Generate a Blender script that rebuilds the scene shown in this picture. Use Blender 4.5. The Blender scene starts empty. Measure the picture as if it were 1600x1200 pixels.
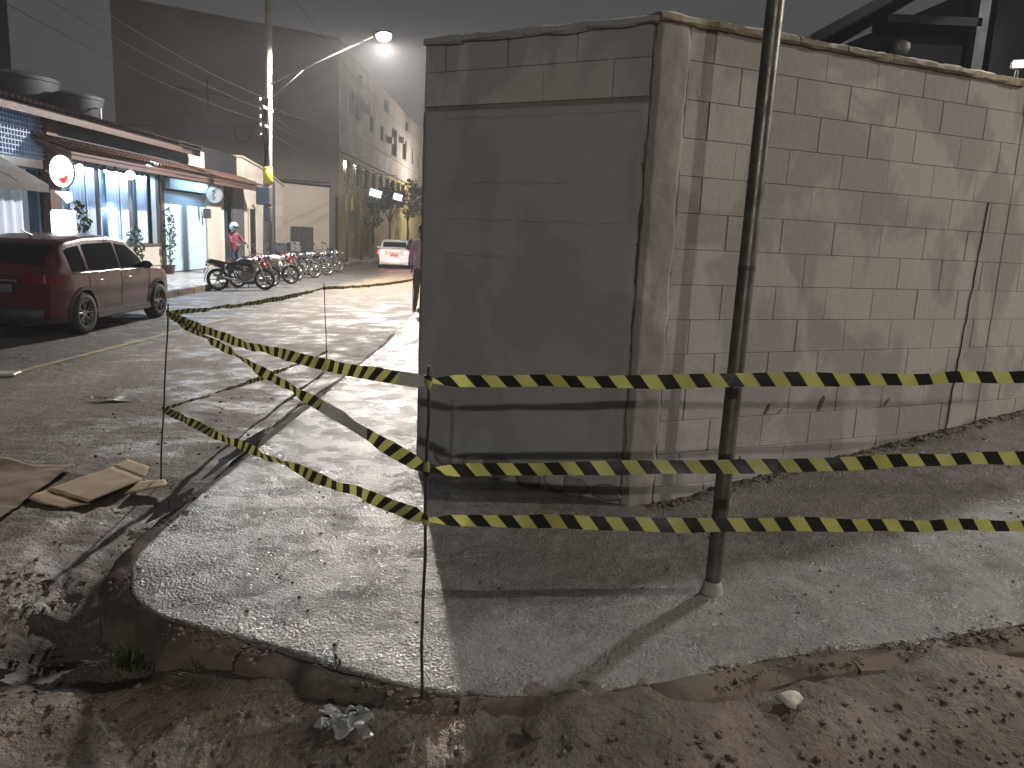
import bpy, bmesh, math, random
import numpy as np
from mathutils import Vector, Matrix, noise as mnoise
random.seed(7); rng = np.random.default_rng(7)
R = math.radians
S = bpy.context.scene
COL = S.collection

# ------------------------------------------------------------------ camera
cam_d = bpy.data.cameras.new('camera'); cam = bpy.data.objects.new('camera', cam_d); COL.objects.link(cam)
cam_d.sensor_width = 36; cam_d.lens = 27.0; cam_d.clip_end = 2000; cam_d.clip_start = 0.05
P_, R_ = R(10.85), R(2.58)
fw = Vector((0, math.cos(P_), -math.sin(P_))); r0 = Vector((1, 0, 0)); u0 = Vector((0, math.sin(P_), math.cos(P_)))
rc = math.cos(R_)*r0 + math.sin(R_)*u0; uc = -math.sin(R_)*r0 + math.cos(R_)*u0
m = Matrix((( rc.x, uc.x, -fw.x, 0), (rc.y, uc.y, -fw.y, 0), (rc.z, uc.z, -fw.z, 1.6), (0, 0, 0, 1)))
cam.matrix_world = m
S.camera = cam

# ------------------------------------------------------------------ sky, exposure
world = bpy.data.worlds.new('World'); S.world = world; world.use_nodes = True
wn = world.node_tree; wn.nodes.clear()
wo = wn.nodes.new('ShaderNodeOutputWorld'); wb = wn.nodes.new('ShaderNodeBackground')
wt = wn.nodes.new('ShaderNodeTexCoord'); wz = wn.nodes.new('ShaderNodeTexNoise'); wr = wn.nodes.new('ShaderNodeValToRGB')
wz.inputs['Scale'].default_value = 1.6; wz.inputs['Detail'].default_value = 4
wr.color_ramp.elements[0].position = .3; wr.color_ramp.elements[0].color = (.052, .052, .055, 1)
wr.color_ramp.elements[1].position = .75; wr.color_ramp.elements[1].color = (.070, .069, .071, 1)
wn.links.new(wt.outputs['Generated'], wz.inputs['Vector']); wn.links.new(wz.outputs['Fac'], wr.inputs['Fac'])
wn.links.new(wr.outputs['Color'], wb.inputs['Color']); wn.links.new(wb.outputs[0], wo.inputs['Surface'])
wb.inputs['Strength'].default_value = 1.0
S.view_settings.view_transform = 'Standard'; S.view_settings.look = 'None'
S.view_settings.exposure = 0; S.view_settings.gamma = 1
S.render.engine = 'CYCLES'; S.cycles.use_denoising = True
S.cycles.max_bounces = 6; S.cycles.sample_clamp_indirect = 4; S.cycles.caustics_reflective = False

# street lamp data: name -> (pole foot, pole top z, arm end = light position, power, colour, label)
LAMPS = [
 ((8.6, 7.4, .2), 6.2, (5.35, 8.2, 7.2), 1900, (.93, .96, 1), 'street lamp on the yard side of the grey block wall, lighting the pavement from above'),
 ((16, 2.2, -.2), 6.6, (16, 5.35, 7.6), 7600, (1, .92, .82), 'street lamp far along the side street, shining warm light along the block wall'),
 ((-4.6, 79, -.2), 6.4, (-5.6, 79, 8.0), 6500, (1, .92, .80), 'street lamp far down the street beyond the silver car, hidden by the grey wall'),
 ((3.2, -20, -.2), 6.2, (.8, -20, 7.1), 6300, (1, .96, .91), 'street lamp down the road behind the viewer'),
]
LAMP_A = ((-9.0, 27.9, -.15), 10.8, (-4.95, 27.9, 8.1), 17500, (1, .93, .85))

# ------------------------------------------------------------------ helpers
ORG = {}
def org(o):
    return ORG.get(o.name, Vector((0, 0, 0))) if o else Vector((0, 0, 0))
def tag(o, label=None, cat=None, group=None, kind=None):
    if label: o['label'] = label
    if cat: o['category'] = cat
    if group: o['group'] = group
    if kind: o['kind'] = kind
    return o
def thing(name, loc, label, cat, group=None):
    o = bpy.data.objects.new(name, None); COL.objects.link(o); o.location = loc
    o.empty_display_size = .2
    ORG[o.name] = Vector(loc)
    return tag(o, label, cat, group)

class MB:
    def __init__(s): s.v = []; s.f = []; s.mi = []; s.uv = None
    def add(s, vs, fs, mi=0):
        b = len(s.v); s.v += [tuple(v) for v in vs]; s.f += [tuple(b+i for i in f) for f in fs]; s.mi += [mi]*len(fs); return s
    def box(s, lo, hi, mi=0, M=None):
        x0, y0, z0 = lo; x1, y1, z1 = hi
        vs = [Vector(p) for p in ((x0,y0,z0),(x1,y0,z0),(x1,y1,z0),(x0,y1,z0),(x0,y0,z1),(x1,y0,z1),(x1,y1,z1),(x0,y1,z1))]
        if M: vs = [M @ v for v in vs]
        return s.add(vs, [(0,3,2,1),(4,5,6,7),(0,1,5,4),(1,2,6,5),(2,3,7,6),(3,0,4,7)], mi)
    def cbox(s, c, d, mi=0, rot=None, bev=0):
        M = Matrix.Translation(c) @ (rot.to_4x4() if rot else Matrix())
        h = [x/2 for x in d]
        if not bev: return s.box((-h[0],-h[1],-h[2]), h, mi, M)
        vs = []; b = bev
        for sz in (-1, 1):
            for ins in ((0, 1) if sz < 0 else (1, 0)):
                pass
        # chamfered box: three loops
        loops = []
        for z, e in ((-h[2], b), (-h[2]+b, 0), (h[2]-b, 0), (h[2], b)):
            X, Y = h[0]-e, h[1]-e; k = b if e == 0 else b*.5
            loops.append([(-X+k,-Y,z),(X-k,-Y,z),(X,-Y+k,z),(X,Y-k,z),(X-k,Y,z),(-X+k,Y,z),(-X,Y-k,z),(-X,-Y+k,z)])
        vs = [M @ Vector(p) for l in loops for p in l]
        fs = [tuple(reversed(range(8))), tuple(range(24, 32))]
        for a in range(3):
            for i in range(8): fs.append((a*8+i, a*8+(i+1) % 8, a*8+8+(i+1) % 8, a*8+8+i))
        return s.add(vs, fs, mi)
    def cyl(s, p0, p1, r0, r1=None, n=10, mi=0, caps=True):
        return s.tube([p0, p1], [r0, r0 if r1 is None else r1], n, mi, caps)
    def tube(s, pts, r, n=8, mi=0, caps=True, closed=False):
        pts = [Vector(p) for p in pts]; N = len(pts)
        if not hasattr(r, '__len__'): r = [r]*N
        vs = []; prev = None
        for i, p in enumerate(pts):
            if closed: t = pts[(i+1) % N]-pts[i-1]
            else: t = pts[min(i+1, N-1)]-pts[max(i-1, 0)]
            t = t.normalized() if t.length > 1e-9 else Vector((0, 0, 1))
            if prev is None:
                a = Vector((0, 0, 1)) if abs(t.z) < .9 else Vector((1, 0, 0))
                u = t.cross(a).normalized()
            else:
                u = (prev - t*prev.dot(t)).normalized()
            prev = u; w = t.cross(u)
            for k in range(n):
                an = 2*math.pi*k/n; vs.append(p+(u*math.cos(an)+w*math.sin(an))*r[i])
        fs = []
        for i in range(N if closed else N-1):
            j = (i+1) % N
            for k in range(n): fs.append((i*n+k, i*n+(k+1) % n, j*n+(k+1) % n, j*n+k))
        if caps and not closed: fs += [tuple(reversed(range(n))), tuple((N-1)*n+k for k in range(n))]
        return s.add(vs, fs, mi)
    def lathe(s, prof, c, axis='z', n=24, mi=0):
        # prof: (radius, height) pairs
        vs = []
        for r, h in prof:
            for k in range(n):
                a = 2*math.pi*k/n; x, y = r*math.cos(a), r*math.sin(a)
                p = (x, y, h) if axis == 'z' else ((x, h, y) if axis == 'y' else (h, x, y))
                vs.append(Vector(c)+Vector(p))
        fs = []
        for i in range(len(prof)-1):
            for k in range(n): fs.append((i*n+k, i*n+(k+1) % n, (i+1)*n+(k+1) % n, (i+1)*n+k))
        return s.add(vs, fs, mi)
    def prism(s, poly, vec, mi=0):
        n = len(poly); a = [Vector(p) for p in poly]; v = Vector(vec)
        fs = [tuple(range(n)), tuple(reversed(range(n, 2*n)))]+[(i, i+n, (i+1) % n+n, (i+1) % n) for i in range(n)]
        return s.add(a+[p+v for p in a], fs, mi)
    def ball(s, c, r, n=10, mi=0, M=None):
        rx, ry, rz = r if hasattr(r, '__len__') else (r, r, r)
        vs = []; m_ = n//2
        for i in range(m_+1):
            th = math.pi*i/m_
            for k in range(n):
                a = 2*math.pi*k/n
                p = Vector((rx*math.sin(th)*math.cos(a), ry*math.sin(th)*math.sin(a), rz*math.cos(th)))
                if M: p = M @ p
                vs.append(Vector(c)+p)
        fs = [(i*n+k, (i+1)*n+k, (i+1)*n+(k+1) % n, i*n+(k+1) % n) for i in range(m_) for k in range(n)]
        return s.add(vs, fs, mi)
    def build(s, name, mats, parent=None, smooth=False, fix=True):
        o0 = org(parent)
        me = bpy.data.meshes.new(name)
        me.from_pydata([(v[0]-o0.x, v[1]-o0.y, v[2]-o0.z) for v in s.v], [], s.f)
        mats = mats if isinstance(mats, (list, tuple)) else [mats]
        for m_ in mats: me.materials.append(m_)
        me.polygons.foreach_set('material_index', s.mi)
        if s.uv:
            ul = me.uv_layers.new(name='uv'); lu = [0]*(2*len(me.loops))
            for li, l in enumerate(me.loops): lu[2*li:2*li+2] = s.uv[l.vertex_index]
            ul.data.foreach_set('uv', lu)
        if fix:
            bm = bmesh.new(); bm.from_mesh(me)
            if not s.uv: bmesh.ops.remove_doubles(bm, verts=bm.verts, dist=1e-5)
            bmesh.ops.recalc_face_normals(bm, faces=bm.faces); bm.to_mesh(me); bm.free()
        if smooth: me.shade_smooth() if smooth is True else me.shade_auto_smooth() if hasattr(me, 'shade_auto_smooth') else me.shade_smooth()
        if smooth == 'edge':
            me.shade_smooth(); me.set_sharp_from_angle(angle=R(35))
        o = bpy.data.objects.new(name, me); COL.objects.link(o)
        if parent: o.parent = parent
        ORG[o.name] = o0
        return o
def struct(o, kind='structure'): o['kind'] = kind; return o
def copy_tree(o, parent=None):
    c = o.copy(); COL.objects.link(c); c.parent = parent
    for ch in o.children: copy_tree(ch, c)
    return c

# ---- numpy value noise
def vnoise(x, y, seed=0):
    xi = np.floor(x).astype(np.int64); yi = np.floor(y).astype(np.int64); xf = x-xi; yf = y-yi
    def h(a, b):
        n = (a*374761393+b*668265263+seed*974634777) & 0x7fffffff
        n = ((n ^ (n >> 13))*1274126177) & 0x7fffffff
        return ((n ^ (n >> 16)) & 0xffff)/65535.
    u = xf*xf*(3-2*xf); v = yf*yf*(3-2*yf)
    return (h(xi, yi)*(1-u)+h(xi+1, yi)*u)*(1-v)+(h(xi, yi+1)*(1-u)+h(xi+1, yi+1)*u)*v
def fbm(x, y, sc, oc=4, seed=0):
    r = 0; a = 1; t = 0
    for i in range(oc): r = r+a*vnoise(x*sc, y*sc, seed+i); t += a; a *= .5; sc *= 2.03
    return r/t
def sst(a, b, x): t = np.clip((x-a)/(b-a), 0, 1); return t*t*(3-2*t)

# ------------------------------------------------------------------ materials
def nodes(name):
    m_ = bpy.data.materials.new(name); m_.use_nodes = True; nt = m_.node_tree; nt.nodes.clear()
    out = nt.nodes.new('ShaderNodeOutputMaterial'); b = nt.nodes.new('ShaderNodeBsdfPrincipled')
    nt.links.new(b.outputs[0], out.inputs['Surface']); return m_, nt, b, out
def N(nt, t, **k):
    n = nt.nodes.new(t)
    for a, v in k.items():
        if a.startswith('i_'): n.inputs[a[2:].replace('_', ' ')].default_value = v
        else: setattr(n, a, v)
    return n
def ramp(nt, src, stops):
    r = nt.nodes.new('ShaderNodeValToRGB'); e = r.color_ramp.elements
    while len(e) < len(stops): e.new(.5)
    for i, (p, c) in enumerate(stops):
        e[i].position = p; e[i].color = (c, c, c, 1) if not hasattr(c, '__len__') else (*c, 1)
    nt.links.new(src, r.inputs['Fac']); return r.outputs['Color']
def mixc(nt, f, a, b, blend='MIX'):
    n = nt.nodes.new('ShaderNodeMix'); n.data_type = 'RGBA'; n.blend_type = blend
    def put(s, v):
        if hasattr(v, 'links') or hasattr(v, 'is_linked'): nt.links.new(v, s)
        elif hasattr(v, '__len__'): s.default_value = (*v, 1)
        else: s.default_value = v
    put(n.inputs[0], f); put(n.inputs[6], a); put(n.inputs[7], b); return n.outputs[2]
def noise_at(nt, vec, scale, detail=5, rough=.55, dist=0):
    n = N(nt, 'ShaderNodeTexNoise'); n.inputs['Scale'].default_value = scale; n.inputs['Detail'].default_value = detail
    n.inputs['Roughness'].default_value = rough; n.inputs['Distortion'].default_value = dist
    nt.links.new(vec, n.inputs['Vector']); return n.outputs['Fac']
def bump(nt, b, h, strength, dist, prev=None):
    n = N(nt, 'ShaderNodeBump'); n.inputs['Strength'].default_value = strength; n.inputs['Distance'].default_value = dist
    nt.links.new(h, n.inputs['Height'])
    if prev: nt.links.new(prev, n.inputs['Normal'])
    nt.links.new(n.outputs[0], b.inputs['Normal']); return n.outputs[0]
def mat(name, c, rough=.6, metal=0, c2=None, scale=6, bmp=0, bscale=40, spec=.5, coords='Object', rnd=0, coat=0, emit=None, es=0, trans=0, alpha=1):
    m_, nt, b, out = nodes(name)
    tc = N(nt, 'ShaderNodeTexCoord'); geo = N(nt, 'ShaderNodeNewGeometry')
    vec = tc.outputs['Object'] if coords == 'Object' else geo.outputs['Position']
    if c2 is None: c2 = tuple(x*.72 for x in c)
    f = ramp(nt, noise_at(nt, vec, scale), [(.32, 0), (.7, 1)])
    col = mixc(nt, f, c, c2)
    if rnd:
        oi = N(nt, 'ShaderNodeObjectInfo')
        col = mixc(nt, 1.0, col, ramp(nt, oi.outputs['Random'], [(0, 1-rnd), (1, 1.0)]), 'MULTIPLY')
    nt.links.new(col, b.inputs['Base Color'])
    rr = ramp(nt, noise_at(nt, vec, scale*2.3), [(.3, max(rough-.1, .02)), (.7, min(rough+.1, 1))])
    nt.links.new(rr, b.inputs['Roughness'])
    b.inputs['Metallic'].default_value = metal; b.inputs['Specular IOR Level'].default_value = spec
    b.inputs['Coat Weight'].default_value = coat; b.inputs['Coat Roughness'].default_value = .08
    if trans: b.inputs['Transmission Weight'].default_value = trans
    if bmp: bump(nt, b, noise_at(nt, vec, bscale, 4), 1, bmp)
    if emit: b.inputs['Emission Color'].default_value = (*emit, 1); b.inputs['Emission Strength'].default_value = es
    return m_

# road: asphalt under site dust and mud
def mat_road():
    m_, nt, b, out = nodes('dusty_asphalt')
    geo = N(nt, 'ShaderNodeNewGeometry'); P = geo.outputs['Position']
    sep = N(nt, 'ShaderNodeSeparateXYZ'); nt.links.new(P, sep.inputs[0])
    n1 = noise_at(nt, P, .55, 6, .6, .4); n2 = noise_at(nt, P, 9, 6, .65); n3 = noise_at(nt, P, 60, 4, .6); n4 = noise_at(nt, P, 2.2, 5, .6)
    # dust lies on our side of the road, thinning towards the far lane
    mx = N(nt, 'ShaderNodeMapRange'); mx.inputs[1].default_value = -6.4; mx.inputs[2].default_value = -4.2; nt.links.new(sep.outputs[0], mx.inputs[0])
    ad = N(nt, 'ShaderNodeMath', operation='ADD'); nt.links.new(mx.outputs[0], ad.inputs[0]); nt.links.new(n1, ad.inputs[1])
    dust = ramp(nt, ad.outputs[0], [(.55, 0), (1.25, 1)])
    asph = mixc(nt, n3, (.030, .029, .028), (.060, .057, .052))
    dcol = mixc(nt, n2, (.20, .155, .11), (.10, .076, .054))
    col = mixc(nt, dust, asph, dcol)
    my = N(nt, 'ShaderNodeMapRange'); my.inputs[1].default_value = 5.6; my.inputs[2].default_value = 3.4; nt.links.new(sep.outputs[1], my.inputs[0])
    ad2 = N(nt, 'ShaderNodeMath', operation='MULTIPLY'); nt.links.new(my.outputs[0], ad2.inputs[0])
    nt.links.new(ramp(nt, n1, [(.25, .55), (.6, 1)]), ad2.inputs[1])
    mud = mixc(nt, ramp(nt, n4, [(.35, 0), (.65, 1)]), (.175, .118, .080), (.090, .064, .047))
    mud = mixc(nt, ramp(nt, n2, [(.45, 0), (.60, .8)]), mud, (.10, .088, .075))
    n6 = noise_at(nt, P, 32, 7, .7); mud = mixc(nt, ramp(nt, n6, [(.36, .6), (.52, 0)]), mud, (.045, .033, .025))
    col = mixc(nt, ad2.outputs[0], col, mud)
    nt.links.new(col, b.inputs['Base Color'])
    wet = ramp(nt, n4, [(.36, .34), (.5, .72), (.8, .9)])
    nt.links.new(wet, b.inputs['Roughness'])
    b.inputs['Specular IOR Level'].default_value = .5
    p = bump(nt, b, n3, .8, .010); p = bump(nt, b, n2, .9, .030, p); p = bump(nt, b, noise_at(nt, P, 32, 7, .7), .8, .016, p); bump(nt, b, noise_at(nt, P, 220, 3), .5, .002, p)
    return m_
def mat_pavement():
    m_, nt, b, out = nodes('rough_wet_concrete')
    geo = N(nt, 'ShaderNodeNewGeometry'); P = geo.outputs['Position']
    n1 = noise_at(nt, P, 1.3, 6, .6, .3); n2 = noise_at(nt, P, 14, 6, .65); n3 = noise_at(nt, P, 75, 4, .65); n5 = noise_at(nt, P, 4, 5)
    col = mixc(nt, ramp(nt, n1, [(.35, 0), (.68, 1)]), (.30, .278, .248), (.19, .173, .152))
    col = mixc(nt, ramp(nt, n2, [(.35, 0), (.75, 1)]), col, (.16, .143, .122))
    col = mixc(nt, ramp(nt, n3, [(.60, 0), (.72, .6)]), col, (.08, .072, .062))
    nt.links.new(col, b.inputs['Base Color'])
    nt.links.new(ramp(nt, n5, [(.32, .15), (.5, .27), (.72, .40)]), b.inputs['Roughness'])
    b.inputs['Specular IOR Level'].default_value = .85
    v = N(nt, 'ShaderNodeTexVoronoi'); v.inputs['Scale'].default_value = 70; nt.links.new(P, v.inputs['Vector'])
    rg_ = ramp(nt, noise_at(nt, P, 1.9, 5, .6, .8), [(.36, .45), (.58, 1)])
    nn_ = noise_at(nt, P, 46, 8, .72, .6)
    def mul(a, b_):
        q = N(nt, 'ShaderNodeMath', operation='MULTIPLY'); nt.links.new(a, q.inputs[0]); nt.links.new(b_, q.inputs[1]); return q.outputs[0]
    p = bump(nt, b, n2, .8, .024); p = bump(nt, b, mul(nn_, rg_), 1, .022, p); p = bump(nt, b, mul(v.outputs['Distance'], rg_), .9, .011, p)
    bump(nt, b, noise_at(nt, P, 5, 4, .6), .6, .03, p)
    return m_
def mat_block(name, ca, cb, stain, rnd=.07):
    m_, nt, b, out = nodes(name)
    geo = N(nt, 'ShaderNodeNewGeometry'); P = geo.outputs['Position']
    mp = N(nt, 'ShaderNodeMapping'); mp.inputs['Scale'].default_value = (1.3, 1.3, .95); nt.links.new(P, mp.inputs['Vector'])
    big = noise_at(nt, mp.outputs[0], 1.5, 4, .5, .6); fine = noise_at(nt, P, 22, 5, .6); gr = noise_at(nt, P, 140, 3, .6)
    mp2 = N(nt, 'ShaderNodeMapping'); mp2.inputs['Scale'].default_value = (5, 5, .45); nt.links.new(P, mp2.inputs['Vector'])
    run = noise_at(nt, mp2.outputs[0], 1.5, 4, .55, .3)
    col = mixc(nt, ramp(nt, big, [(.46, 0), (.53, 1)]), ca, cb)
    col = mixc(nt, ramp(nt, run, [(.58, 0), (.74, .16)]), col, tuple(min(x*1.3, .5) for x in ca))
    col = mixc(nt, ramp(nt, fine, [(.3, .0), (.85, .5)]), col, stain)
    col = mixc(nt, ramp(nt, gr, [(.55, 0), (.75, .35)]), col, tuple(x*.5 for x in cb))
    if rnd:
        oi = N(nt, 'ShaderNodeObjectInfo')
        col = mixc(nt, 1.0, col, ramp(nt, oi.outputs['Random'], [(0, 1-rnd), (1, 1.0)]), 'MULTIPLY')
    nt.links.new(col, b.inputs['Base Color']); b.inputs['Roughness'].default_value = .88; b.inputs['Specular IOR Level'].default_value = .25
    p = bump(nt, b, fine, .8, .006); bump(nt, b, gr, .9, .0028, p)
    return m_
def mat_emit(name, c, s):
    m_, nt, b, out = nodes(name); b.inputs['Base Color'].default_value = (*c, 1)
    n = noise_at(nt, N(nt, 'ShaderNodeTexCoord').outputs['Object'], 8, 2)
    col = mixc(nt, n, c, tuple(x*.94 for x in c)); nt.links.new(col, b.inputs['Emission Color'])
    b.inputs['Emission Strength'].default_value = s; b.inputs['Roughness'].default_value = .4; return m_
def mat_tape():
    m_, nt, b, out = nodes('striped_plastic_tape')
    uv = N(nt, 'ShaderNodeUVMap', uv_map='uv'); sp = N(nt, 'ShaderNodeSeparateXYZ'); nt.links.new(uv.outputs[0], sp.inputs[0])
    mu = N(nt, 'ShaderNodeMath', operation='MULTIPLY'); mu.inputs[1].default_value = .65; nt.links.new(sp.outputs[1], mu.inputs[0])
    ad = N(nt, 'ShaderNodeMath', operation='ADD'); nt.links.new(sp.outputs[0], ad.inputs[0]); nt.links.new(mu.outputs[0], ad.inputs[1])
    dv = N(nt, 'ShaderNodeMath', operation='DIVIDE'); dv.inputs[1].default_value = .104; nt.links.new(ad.outputs[0], dv.inputs[0])
    fr = N(nt, 'ShaderNodeMath', operation='FRACT'); nt.links.new(dv.outputs[0], fr.inputs[0])
    f = ramp(nt, fr.outputs[0], [(.0, 0), (.485, 0), (.515, 1), (.985, 1), (1, 0)])
    tc = N(nt, 'ShaderNodeTexCoord'); n = noise_at(nt, tc.outputs['Object'], 14, 4)
    ye = mixc(nt, n, (.50, .50, .13), (.33, .32, .10))
    col = mixc(nt, f, ye, (.014, .013, .010))
    nt.links.new(col, b.inputs['Base Color']); b.inputs['Roughness'].default_value = .42
    bump(nt, b, noise_at(nt, tc.outputs['Object'], 18, 3), .5, .006)
    # thin plastic: some light comes through
    tr = N(nt, 'ShaderNodeBsdfTranslucent'); nt.links.new(col, tr.inputs['Color'])
    mx = N(nt, 'ShaderNodeMixShader'); mx.inputs[0].default_value = .45
    nt.links.new(b.outputs[0], mx.inputs[1]); nt.links.new(tr.outputs[0], mx.inputs[2]); nt.links.new(mx.outputs[0], out.inputs['Surface'])
    return m_
def mat_glass(name, tint=(.006, .007, .009), rough=.04):
    m_, nt, b, out = nodes(name); tc = N(nt, 'ShaderNodeTexCoord')
    col = mixc(nt, noise_at(nt, tc.outputs['Object'], 3, 2), tint, tuple(x*.7 for x in tint))
    nt.links.new(col, b.inputs['Base Color']); b.inputs['Roughness'].default_value = rough; b.inputs['Specular IOR Level'].default_value = .5
    return m_

M = dict(
 road=mat_road(), pave=mat_pavement(),
 block=mat_block('grey_concrete_block', (.385, .365, .335), (.285, .269, .247), (.33, .31, .283)),
 mortar=mat_block('joint_mortar', (.21, .19, .16), (.16, .145, .12), (.12, .10, .08), 0),
 plaster=mat_block('grey_cement_render', (.30, .296, .284), (.26, .256, .246), (.255, .25, .24), 0),
 pillar=mat_block('rough_cast_concrete', (.33, .31, .282), (.23, .212, .19), (.25, .228, .20), 0),
 coping=mat_block('weathered_mortar_coping', (.42, .36, .27), (.20, .165, .12), (.17, .14, .10), 0),
 kerb=mat_block('worn_kerb_stone', (.15, .118, .090), (.062, .048, .037), (.12, .09, .065), .3),
 tape=mat_tape(), blank=mat('unprinted_tape', (.62, .60, .52), .4),
 rebar=mat('rusty_rebar', (.018, .015, .013), .7, .2, (.035, .022, .016), 30, .001, 200),
 galv=mat('galvanised_steel', (.15, .145, .125), .42, .6, (.07, .062, .05), 9, .0006, 60, coords='Object'),
 black=mat('black_plastic', (.015, .015, .016), .45), rubber=mat('tyre_rubber', (.018, .017, .017), .8, bmp=.001, bscale=120),
 clad=mat('grey_black_cladding', (.022, .022, .024), .55), chrome=mat('chrome', (.6, .6, .6), .15, 1),
 alloy=mat('alloy_rim', (.42, .42, .43), .3, .85, (.25, .25, .26)), red=mat('dark_red_car_paint', (.060, .006, .013), .35, 0, (.050, .0045, .010), 1, coat=.5),
 white_paint=mat('silver_white_car_paint', (.55, .54, .52), .35, .1, coat=.7), dark_paint=mat('black_car_paint', (.02, .02, .024), .3, .3, coat=.8),
 bikered=mat('red_bike_paint', (.22, .01, .015), .3, coat=.6), bikeblack=mat('black_bike_paint', (.02, .02, .022), .3, coat=.6),
 bikewhite=mat('pale_bike_paint', (.5, .48, .46), .35, coat=.5), bikeblue=mat('blue_bike_paint', (.015, .025, .06), .3, coat=.5),
 seat=mat('seat_vinyl', (.02, .018, .018), .6, bmp=.0005), engine=mat('cast_aluminium', (.28, .27, .26), .4, .8, (.12, .12, .12), 12),
 glass=mat_glass('dark_glass'), plate=mat('licence_plate', (.10, .105, .11), .5), wglass=mat_glass('window_glass', (.012, .016, .024), .08),
 tail=mat('tail_lamp_lens', (.13, .004, .006), .2, coat=.5), tail_on=mat_emit('lit_tail_lamp', (1, .05, .05), 6), tail_core=mat_emit('lit_tail_core', (1, .62, .5), 9),
 headl=mat('head_lamp_glass', (.5, .52, .55), .1, .2), amber=mat('amber_lens', (.5, .16, .02), .3),
 conc_pole=mat('pole_concrete', (.22, .20, .175), .85, 0, (.12, .11, .095), 4, .003, 60), yellow=mat('yellow_paint', (.55, .38, .03), .6),
 cable=mat('cable_black', (.010, .010, .011), .9, spec=.1), boxgrey=mat('grey_steel_box', (.06, .06, .062), .5, .3), signgrey=mat('sign_back', (.055, .055, .06), .7),
 brown_wall=mat('brown_rendered_wall', (.115, .100, .09), .9, 0, (.08, .07, .063), .35, .006, 20, coords='Position'),
 facade=mat('pale_pinkish_facade', (.36, .32, .29), .85, 0, (.25, .215, .195), .5, .006, 18, coords='Position'),
 yel_wall=mat('yellow_ochre_wall', (.34, .27, .10), .85, 0, (.24, .19, .08), .7, .005, 20, coords='Position'),
 white_wall=mat('off_white_wall', (.42, .385, .345), .85, 0, (.31, .28, .245), .8, .004, 20, coords='Position'),
 beige_wall=mat('beige_render', (.33, .295, .26), .88, 0, (.26, .235, .205), .5, .004, 20, coords='Position'),
 dark_wall=mat('dark_wall_and_void', (.016, .016, .018), .9, spec=.15), navy=mat('dark_blue_fascia', (.018, .022, .045), .7), brownp=mat('red_brown_wood', (.055, .026, .022), .65, 0, (.035, .016, .013), 8),
 tile=mat('terracotta_tile', (.10, .048, .034), .85, 0, (.05, .03, .024), 3, .002, 30, coords='Position'),
 lattice=mat('blue_grey_lattice', (.16, .21, .28), .6, 0, (.10, .14, .20), 5), latback=mat('blue_lattice_backing', (.035, .055, .09), .8),
 awning=mat('grey_canvas_awning', (.085, .08, .08), .85, 0, (.06, .056, .058), 3, .002, 90), curtain=mat('pale_curtain', (.42, .49, .60), .9, 0, (.35, .42, .53), 2),
 shopwhite=mat('pale_blue_shopfront_panel', (.30, .41, .50), .5, 0, (.25, .35, .43), 1.5), wood=mat('dark_window_wood', (.05, .032, .024), .55), interior=mat('dim_interior', (.10, .085, .08), .9),
 sign_on=mat_emit('lit_white_sign', (1, 1, .98), 2.6), sign_red=mat('sign_red_print', (.62, .02, .02), .5, emit=(.9, .04, .03), es=.7), sign_dim=mat('white_sign_face', (.36, .34, .31), .5),
 lamp_cool=mat_emit('cool_lamp', (.86, .95, 1), 14), panel_on=mat_emit('lit_blue_white_panel', (.74, .82, 1), 1.15), flood=mat_emit('flood_lamp', (1, 1, 1), 5), lamp_warm=mat_emit('street_lamp_lens', (1, .93, .82), 90),
 tank=mat('blue_water_tank', (.006, .010, .022), .7), leaf=mat('leaf_green', (.045, .085, .03), .6, 0, (.02, .045, .018), 4, rnd=.4), leafd=mat('leaf_dark', (.03, .05, .03), .7, 0, (.015, .025, .014), 2),
 leafpale=mat('dusty_grey_leaf', (.17, .17, .14), .7, 0, (.08, .09, .06), 2), flower=mat('red_flower', (.28, .02, .04), .6), bark=mat('bark', (.08, .06, .045), .9, bmp=.006, bscale=25),
 card=mat('brown_cardboard', (.50, .38, .24), .85, 0, (.38, .28, .17), 5, .001, 80), canvas=mat('sandy_canvas', (.30, .235, .165), .95, 0, (.20, .15, .10), 5, .004, 40),
 stone=mat('pale_stone', (.55, .50, .42), .8, 0, (.35, .31, .26), 25, .003, 60), rubble=mat('muddy_rubble', (.12, .09, .068), .9, 0, (.06, .045, .034), 14, .003, 80),
 plastic=mat('crumpled_clear_plastic', (.32, .32, .31), .15, 0, (.2, .2, .19), 20), paint=mat('worn_yellow_line', (.36, .29, .10), .75, 0, (.16, .13, .06), 5, coords='Position'),
 water=mat_glass('shallow_puddle', (.02, .018, .016), .06), skin=mat('skin', (.32, .17, .11), .55), pink=mat('pink_shirt', (.78, .60, .70), .85), jeans=mat('dark_jeans', (.03, .04, .07), .85),
 redcloth=mat('red_jacket', (.13, .01, .018), .8), khaki=mat('khaki_trousers', (.26, .22, .16), .85), helmet=mat('helmet_shell', (.4, .45, .52), .2, coat=.8), hair=mat('dark_hair', (.02, .015, .012), .6),
 teal=mat('teal_grey_wall', (.05, .065, .062), .85), green=mat('green_tarpaulin', (.03, .16, .10), .7), rust=mat('rust_streak', (.13, .065, .038), .9, 0, (.075, .045, .03), 30, .002, 90), grass=mat('grass_blade', (.035, .07, .02), .7, 0, (.07, .07, .03), 6),
 roofdark=mat('dark_roof_sheet', (.010, .010, .010), .95, spec=.1), manhole=mat('cast_iron', (.06, .055, .05), .5, .6),
)

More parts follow.
